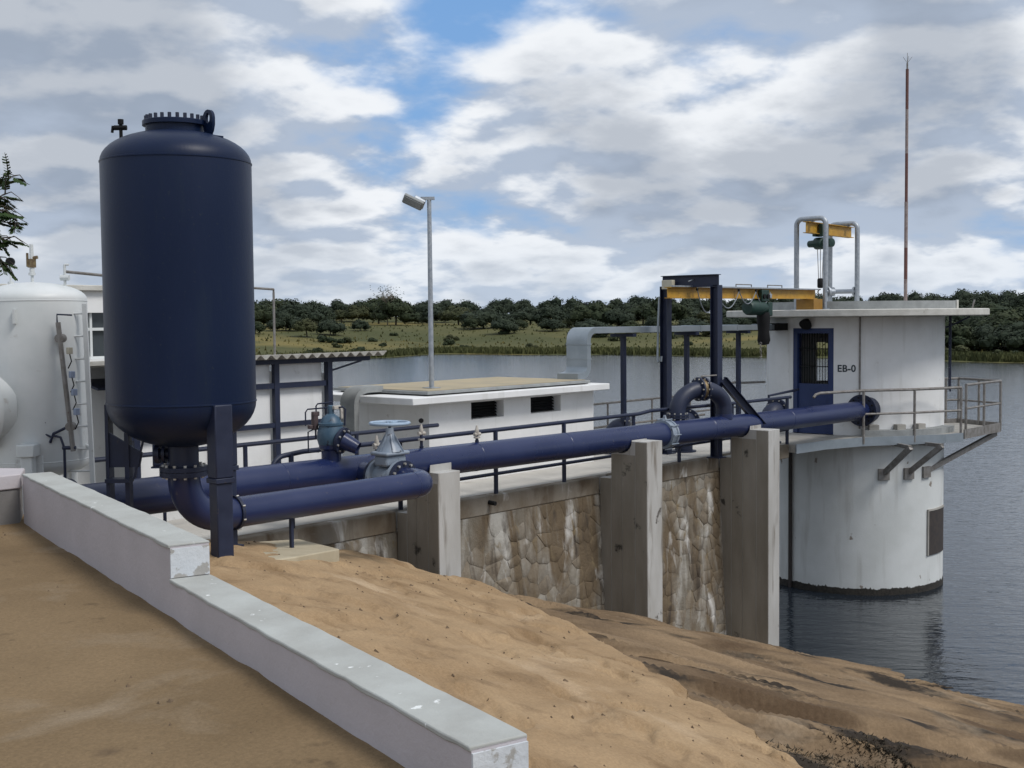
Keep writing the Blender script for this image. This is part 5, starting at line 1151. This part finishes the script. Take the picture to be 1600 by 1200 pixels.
# ---------------------------------------------------------------- trees and scrub on the far shore
ico = [(0, 0, 1)] + [(0.894*math.cos(R_(72*k)), 0.894*math.sin(R_(72*k)), 0.447) for k in range(5)] + [(0.894*math.cos(R_(72*k+36)), 0.894*math.sin(R_(72*k+36)), -0.447) for k in range(5)] + [(0, 0, -1)]
icof = [(0, 1+k, 1+(k+1) % 5) for k in range(5)] + [(1+k, 6+k, 1+(k+1) % 5) for k in range(5)] + [(1+(k+1) % 5, 6+k, 6+(k+1) % 5) for k in range(5)] + [(11, 6+(k+1) % 5, 6+k) for k in range(5)]
def raw_mesh(name, v, f, m):
    me = bpy.data.meshes.new(name); me.from_pydata(v, [], f); me.update(); me.materials.append(m); return me
def crown_mesh(name, rnd, w_, h, z0, lobes, leaves, m, leaf=0.42):
    v = []; f = []
    for i in range(lobes):
        a = rnd.random()*6.283; q = math.sqrt(rnd.random()); rr = w_*0.5*0.74*q
        c = Vector((rr*math.cos(a), rr*math.sin(a), z0 + h*(0.30+0.42*(1-q*q)*rnd.uniform(0.6, 1.1)+rnd.uniform(-.10, .08))))
        r = w_*rnd.uniform(0.15, 0.23); fl = rnd.uniform(0.70, 0.9)
        b = len(v)
        for p_ in ico: v.append(c + Vector((p_[0], p_[1], p_[2]*fl))*r*0.80*rnd.uniform(0.85, 1.1))
        f += [tuple(b+k for k in g) for g in icof]
        for k in range(leaves):
            d = Vector((rnd.gauss(0, 1), rnd.gauss(0, 1), rnd.gauss(0.15, 1))).normalized()
            p_ = c + Vector((d.x, d.y, d.z*fl))*r*rnd.uniform(0.82, 1.16)
            t1 = Vector((rnd.gauss(0, 1), rnd.gauss(0, 1), rnd.gauss(0, 1))).normalized(); t2 = d.cross(t1)
            if t2.length < 1e-3: continue
            t2.normalize(); t1 = (t1*0.6 + t2.cross(d)*0.8).normalized(); s = leaf*rnd.uniform(0.5, 1.1)
            b = len(v); v += [p_-t1*s, p_+t2*s*0.6, p_+t1*s, p_-t2*s*0.6]; f.append((b, b+1, b+2, b+3))
    return raw_mesh(name, v, f, m)
def trunk_mesh(name, rnd, h, r):
    mb = MB(); top = Vector((rnd.uniform(-.3, .3), rnd.uniform(-.3, .3), h))
    mb.tube([(0, 0, -0.6), (0, 0, 0.3), top*0.6, top], [r*1.4, r, r*0.8, r*0.55], 7)
    for k in range(4):
        a = k*1.57+rnd.random(); mb.tube([top*0.7, top*0.9+Vector((math.cos(a), math.sin(a), 0.5))*h*0.35, top+Vector((math.cos(a)*1.4, math.sin(a)*1.4, 0.8))*h*0.5], [r*0.5, r*0.35, r*0.12], 5)
    return raw_mesh(name, mb.v, mb.f, BARK)
rt_ = random.Random(5)
VAR = []
for k in range(9):
    w_ = rt_.uniform(8.0, 12.0); h = rt_.uniform(6.0, 8.0); z0 = rt_.uniform(-0.2, 0.6)
    VAR.append((crown_mesh('crown', rt_, w_, h, z0, rt_.randint(18, 26), 85, LEAF[k % 3 if k % 4 else 0]), trunk_mesh('trunk', rt_, h*0.55, 0.20)))
SHR = [crown_mesh('foliage', rt_, 3.0, 2.0, -0.3, 6, 60, LEAF[1+k % 2], 0.28) for k in range(3)]
def plant(kind, th, r, sc, label, group, mesh, tr=None):
    x, y = r*math.cos(R_(th)), r*math.sin(R_(th)); z = far_z(th, r)
    e = bpy.data.objects.new(kind, None); COL.objects.link(e); e.location = (x, y, z-0.1); e.rotation_euler = (0, 0, rt_.random()*6.28); e.scale = (sc*1.22, sc*1.22, sc*rt_.uniform(0.85, 1.1))
    e['label'] = label; e['category'] = 'tree' if kind.endswith('tree') else 'shrub'; e['group'] = group
    o = bpy.data.objects.new('crown' if tr else 'foliage', mesh); COL.objects.link(o); o.parent = e
    if tr: q = bpy.data.objects.new('trunk', tr); COL.objects.link(q); q.parent = e
    return e
def ptheta(px): return 41.2 - math.degrees(math.atan((px-800)/1915.0))
ORD = 'first second third fourth fifth sixth seventh eighth ninth tenth eleventh twelfth thirteenth fourteenth fifteenth sixteenth seventeenth eighteenth nineteenth twentieth'.split()
MARKS = [(395, 'blue tank'), (667, 'lamp post'), (907, 'duct bend'), (1040, 'far gantry post'), (1120, 'near gantry post'), (1290, 'roof hoist frame'), (1416, 'lightning mast'), (1500, 'tower roof edge')]
CNT = {}
def which(px, kind):       # a landmark and an ordinal that single the plant out
    k = max((i for i, (x, n) in enumerate(MARKS) if x <= px), default=0); key = (kind, k); CNT[key] = CNT.get(key, 0)+1
    return ORD[min(CNT[key], 20)-1], MARKS[k][1]
# skyline row
row = []; px = 398
while px < 1640:
    row.append(px); px += rt_.uniform(26, 42)
for px in row:
    th = ptheta(px); r = (shore_r(th)+rt_.uniform(85, 125)) if px < 1330 else shore_r(th)+rt_.uniform(45, 80)
    if 390 < px < 740: r += 20
    o_, mk = which(px, 'sky'); c_, t_ = rt_.choice(VAR)
    plant('skyline_tree', th, r, rt_.choice((0.55, 0.66, 0.75, 0.82, 0.92, 1.05))*rt_.uniform(0.94, 1.06)*(0.9 if px > 1330 else 1.0), '%s dark round tree right of the %s on the far skyline' % (o_, mk), 'trees of the skyline row', c_, t_)
# lower, nearer trees
px = 400; row = []
while px < 1640:
    if not (560 < px < 735 and rt_.random() < 0.7): row.append(px)
    px += rt_.uniform(26, 60) if px < 1330 else rt_.uniform(15, 26)
for px in row:
    th = ptheta(px); d = rt_.uniform(56, 90) if px > 740 else rt_.uniform(66, 96)
    if px > 1330: d = rt_.uniform(20, 44)
    o_, mk = which(px, 'slope'); c_, t_ = rt_.choice(VAR)
    plant('slope_tree', th, shore_r(th)+d, rt_.uniform(0.38, 0.66) if px < 1330 else rt_.uniform(0.55, 0.8), '%s low bushy tree right of the %s, below the far skyline' % (o_, mk), 'trees on the far slope', c_, t_)
row = sorted(rt_.uniform(405, 1640) for k in range(44))
for px in row:
    th = ptheta(px); d = rt_.uniform(10, 70) if px < 1330 else rt_.uniform(8, 30); o_, mk = which(px, 'shrub')
    plant('shore_shrub', th, shore_r(th)+d, rt_.uniform(0.6, 1.2), '%s small olive shrub right of the %s in the far shore grass' % (o_, mk), 'shrubs on the far shore', rt_.choice(SHR))
# the wood behind, which reads as one mass
v = []; f = []; px = -160
while px < 1760:
    for k in range(2):
        th = ptheta(px+rt_.uniform(-8, 8)); r = shore_r(th)+(rt_.uniform(150, 215) if (k == 0 or px > 380) else rt_.uniform(70, 110)); me = rt_.choice(VAR)[0]; sc = rt_.uniform(0.8, 1.0); a = rt_.random()*6.28; ca_, sa_ = math.cos(a)*sc, math.sin(a)*sc
        x, y = r*math.cos(R_(th)), r*math.sin(R_(th)); z = far_z(th, r); b = len(v)
        v += [(x+q.co.x*ca_-q.co.y*sa_, y+q.co.x*sa_+q.co.y*ca_, z+q.co.z*sc) for q in me.vertices]; f += [tuple(i_+b for i_ in p_.vertices) for p_ in me.polygons]
        if k == 1 or px < 380: break
    px += rt_.uniform(30, 44)
o = bpy.data.objects.new('distant_wood', raw_mesh('distant_wood', v, f, LEAF[0])); COL.objects.link(o); o['kind'] = 'stuff'
tag(o, 'dark wood closing the skyline behind the shore trees', 'wood')
# a thin pale tree standing above the skyline, left of the lamp post
mb = MB(); rp_ = random.Random(3)
def twig(p0, d, L, r, lvl):
    p1 = p0 + d*L; mb.tube([p0, p0+d*L*0.5+Vector((rp_.gauss(0, .05*L), rp_.gauss(0, .05*L), 0)), p1], [r, r*0.8, r*0.55], 5)
    if lvl:
        for _ in range(4): twig(p1-d*L*rp_.uniform(0, .4), (d*0.6+Vector((rp_.gauss(0, .6), rp_.gauss(0, .6), abs(rp_.gauss(0.2, .4))))).normalized(), L*0.62, r*0.6, lvl-1)
th = ptheta(607); rr_ = shore_r(th)+118; base = Vector((rr_*math.cos(R_(th)), rr_*math.sin(R_(th)), far_z(th, rr_)))
pt = thing('bare_tree', 'thin pale half-bare tree rising above the far skyline', 'tree', base)
twig(base, Vector((0.05, 0, 1)), 4.6, 0.16, 4); mb.build('trunk', mat('pale_bark', (0.20, 0.17, 0.13), (0.15, 0.13, 0.10), rough=0.9), pt)
v = []; f = []
for k in range(160):
    p_ = base+Vector((rp_.gauss(0, 1.9), rp_.gauss(0, 1.9), 8.4+rp_.gauss(0, 0.9))); a = rp_.random()*6.28; s = 0.2; b = len(v)
    v += [p_+Vector((s*math.cos(a), s*math.sin(a), 0)), p_+Vector((0, 0, s)), p_-Vector((s*math.cos(a), s*math.sin(a), 0))]; f.append((b, b+1, b+2))
MB().add(v, f).build('crown', LEAF[2], pt)
# reeds and rough grass
v = []; f = []
def blade(x, y, z, h, wd, rnd):
    a = rnd.random()*3.14; dx, dy = math.cos(a)*wd, math.sin(a)*wd; lx, ly = rnd.gauss(0, .25*h), rnd.gauss(0, .25*h); b = len(v)
    v.extend([(x-dx, y-dy, z-0.1), (x+dx, y+dy, z-0.1), (x+lx, y+ly, z+h)]); f.append((b, b+1, b+2))
for k in range(25500):
    px = rt_.uniform(-80, 1680); th = ptheta(px); d = abs(rt_.gauss(0, 7)) if k < 22000 else rt_.uniform(3, 110)
    r = shore_r(th)+d+1.0; z = far_z(th, r)
    if z < -0.3: continue
    h = rt_.uniform(0.4, 1.1)*(1.0 if d < 14 else 0.55); blade(r*math.cos(R_(th)), r*math.sin(R_(th)), z, h, rt_.uniform(0.15, 0.45), rt_)
o = bpy.data.objects.new('shore_reeds', raw_mesh('shore_reeds', v, f, REED)); COL.objects.link(o); o['kind'] = 'stuff'
tag(o, 'green and straw coloured reeds and grass along the far shore', 'reeds')

# ---------------------------------------------------------------- feathery tree at the left edge, mostly outside the frame
nt_ = thing('feathery_tree', 'dark feathery branches reaching in at the left edge', 'tree', (2.3, 9.3, 4.72))
cr_c = Vector((2.15, 9.35, 7.45)); rn = random.Random(12)
mb = MB().tube([(2.3, 9.3, 4.6), (2.25, 9.35, 5.6), (2.2, 9.35, 6.4), (2.15, 9.4, 7.2)], [0.12, 0.10, 0.08, 0.04], 10)
lv = []; lf = []
def spray(p0, tip, n=20, L=0.062):
    mb.tube([p0, p0.lerp(tip, 0.5)+Vector((0, 0, 0.03)), tip], [0.005, 0.003, 0.0015], 5)
    d = (tip-p0).normalized(); x, y = frame(d); tw_ = rn.random()*0.6-0.3
    for k in range(n):
        c = p0.lerp(tip, 0.15+0.85*k/n)
        for s in (-1, 1):
            g = (x*math.cos(tw_)*s + y*math.sin(tw_)*s + d*0.7 + Vector((0, 0, -0.35))).normalized(); ln = L*rn.uniform(0.8, 1.15)*(1-0.4*k/n); w2 = ln*0.24; sd_ = g.cross(Vector((rn.gauss(0, .3), rn.gauss(0, .3), 1))).normalized()
            b = len(lv); lv.extend([c, c+g*ln*0.5+sd_*w2, c+g*ln, c+g*ln*0.5-sd_*w2]); lf.append((b, b+1, b+2, b+3))
def pxpt(px, py, dist):
    d = fw*1915 + r2*(px-800) - u2*(py-600); return Vector((0, 0, ZC)) + d*(dist/math.hypot(d.x, d.y))
for k in range(150):
    d = Vector((rn.gauss(0, 1), rn.gauss(0, 1), rn.gauss(0, .8))).normalized(); p0 = cr_c + d*rn.uniform(0.3, 1.0); spray(p0, p0+(d+Vector((0, 0, -0.1))).normalized()*rn.uniform(0.35, 0.55))
bend = [cr_c, pxpt(-120, 330, 8.4), pxpt(-45, 330, 8.0)]
mb.tube(bend, [0.03, 0.018, 0.010], 6)
for (a, b) in (((-45, 330), (20, 275)), ((-45, 335), (8, 302)), ((-45, 340), (26, 350)), ((-45, 345), (14, 378)), ((-50, 330), (2, 330)), ((-60, 370), (2, 408))):
    p0, p1 = pxpt(*a, 8.0), pxpt(*b, 7.9+rn.uniform(-.2, .2)); mb.tube([p0, p0.lerp(p1, 0.5), p1], [0.005, 0.004, 0.002], 5); d = (p1-p0).normalized()
    for k in range(9):
        q = p0.lerp(p1, 0.25+0.75*k/8); e = (d*0.7 + Vector((rn.gauss(0, .55), rn.gauss(0, .55), rn.gauss(-0.25, .5)))).normalized()
        spray(q, q+e*rn.uniform(0.09, 0.16), 8, 0.058)
mb.build('branches', BARK, nt_)
MB().add(lv, lf).build('leaves', NEARLEAF, nt_, kind='stuff')
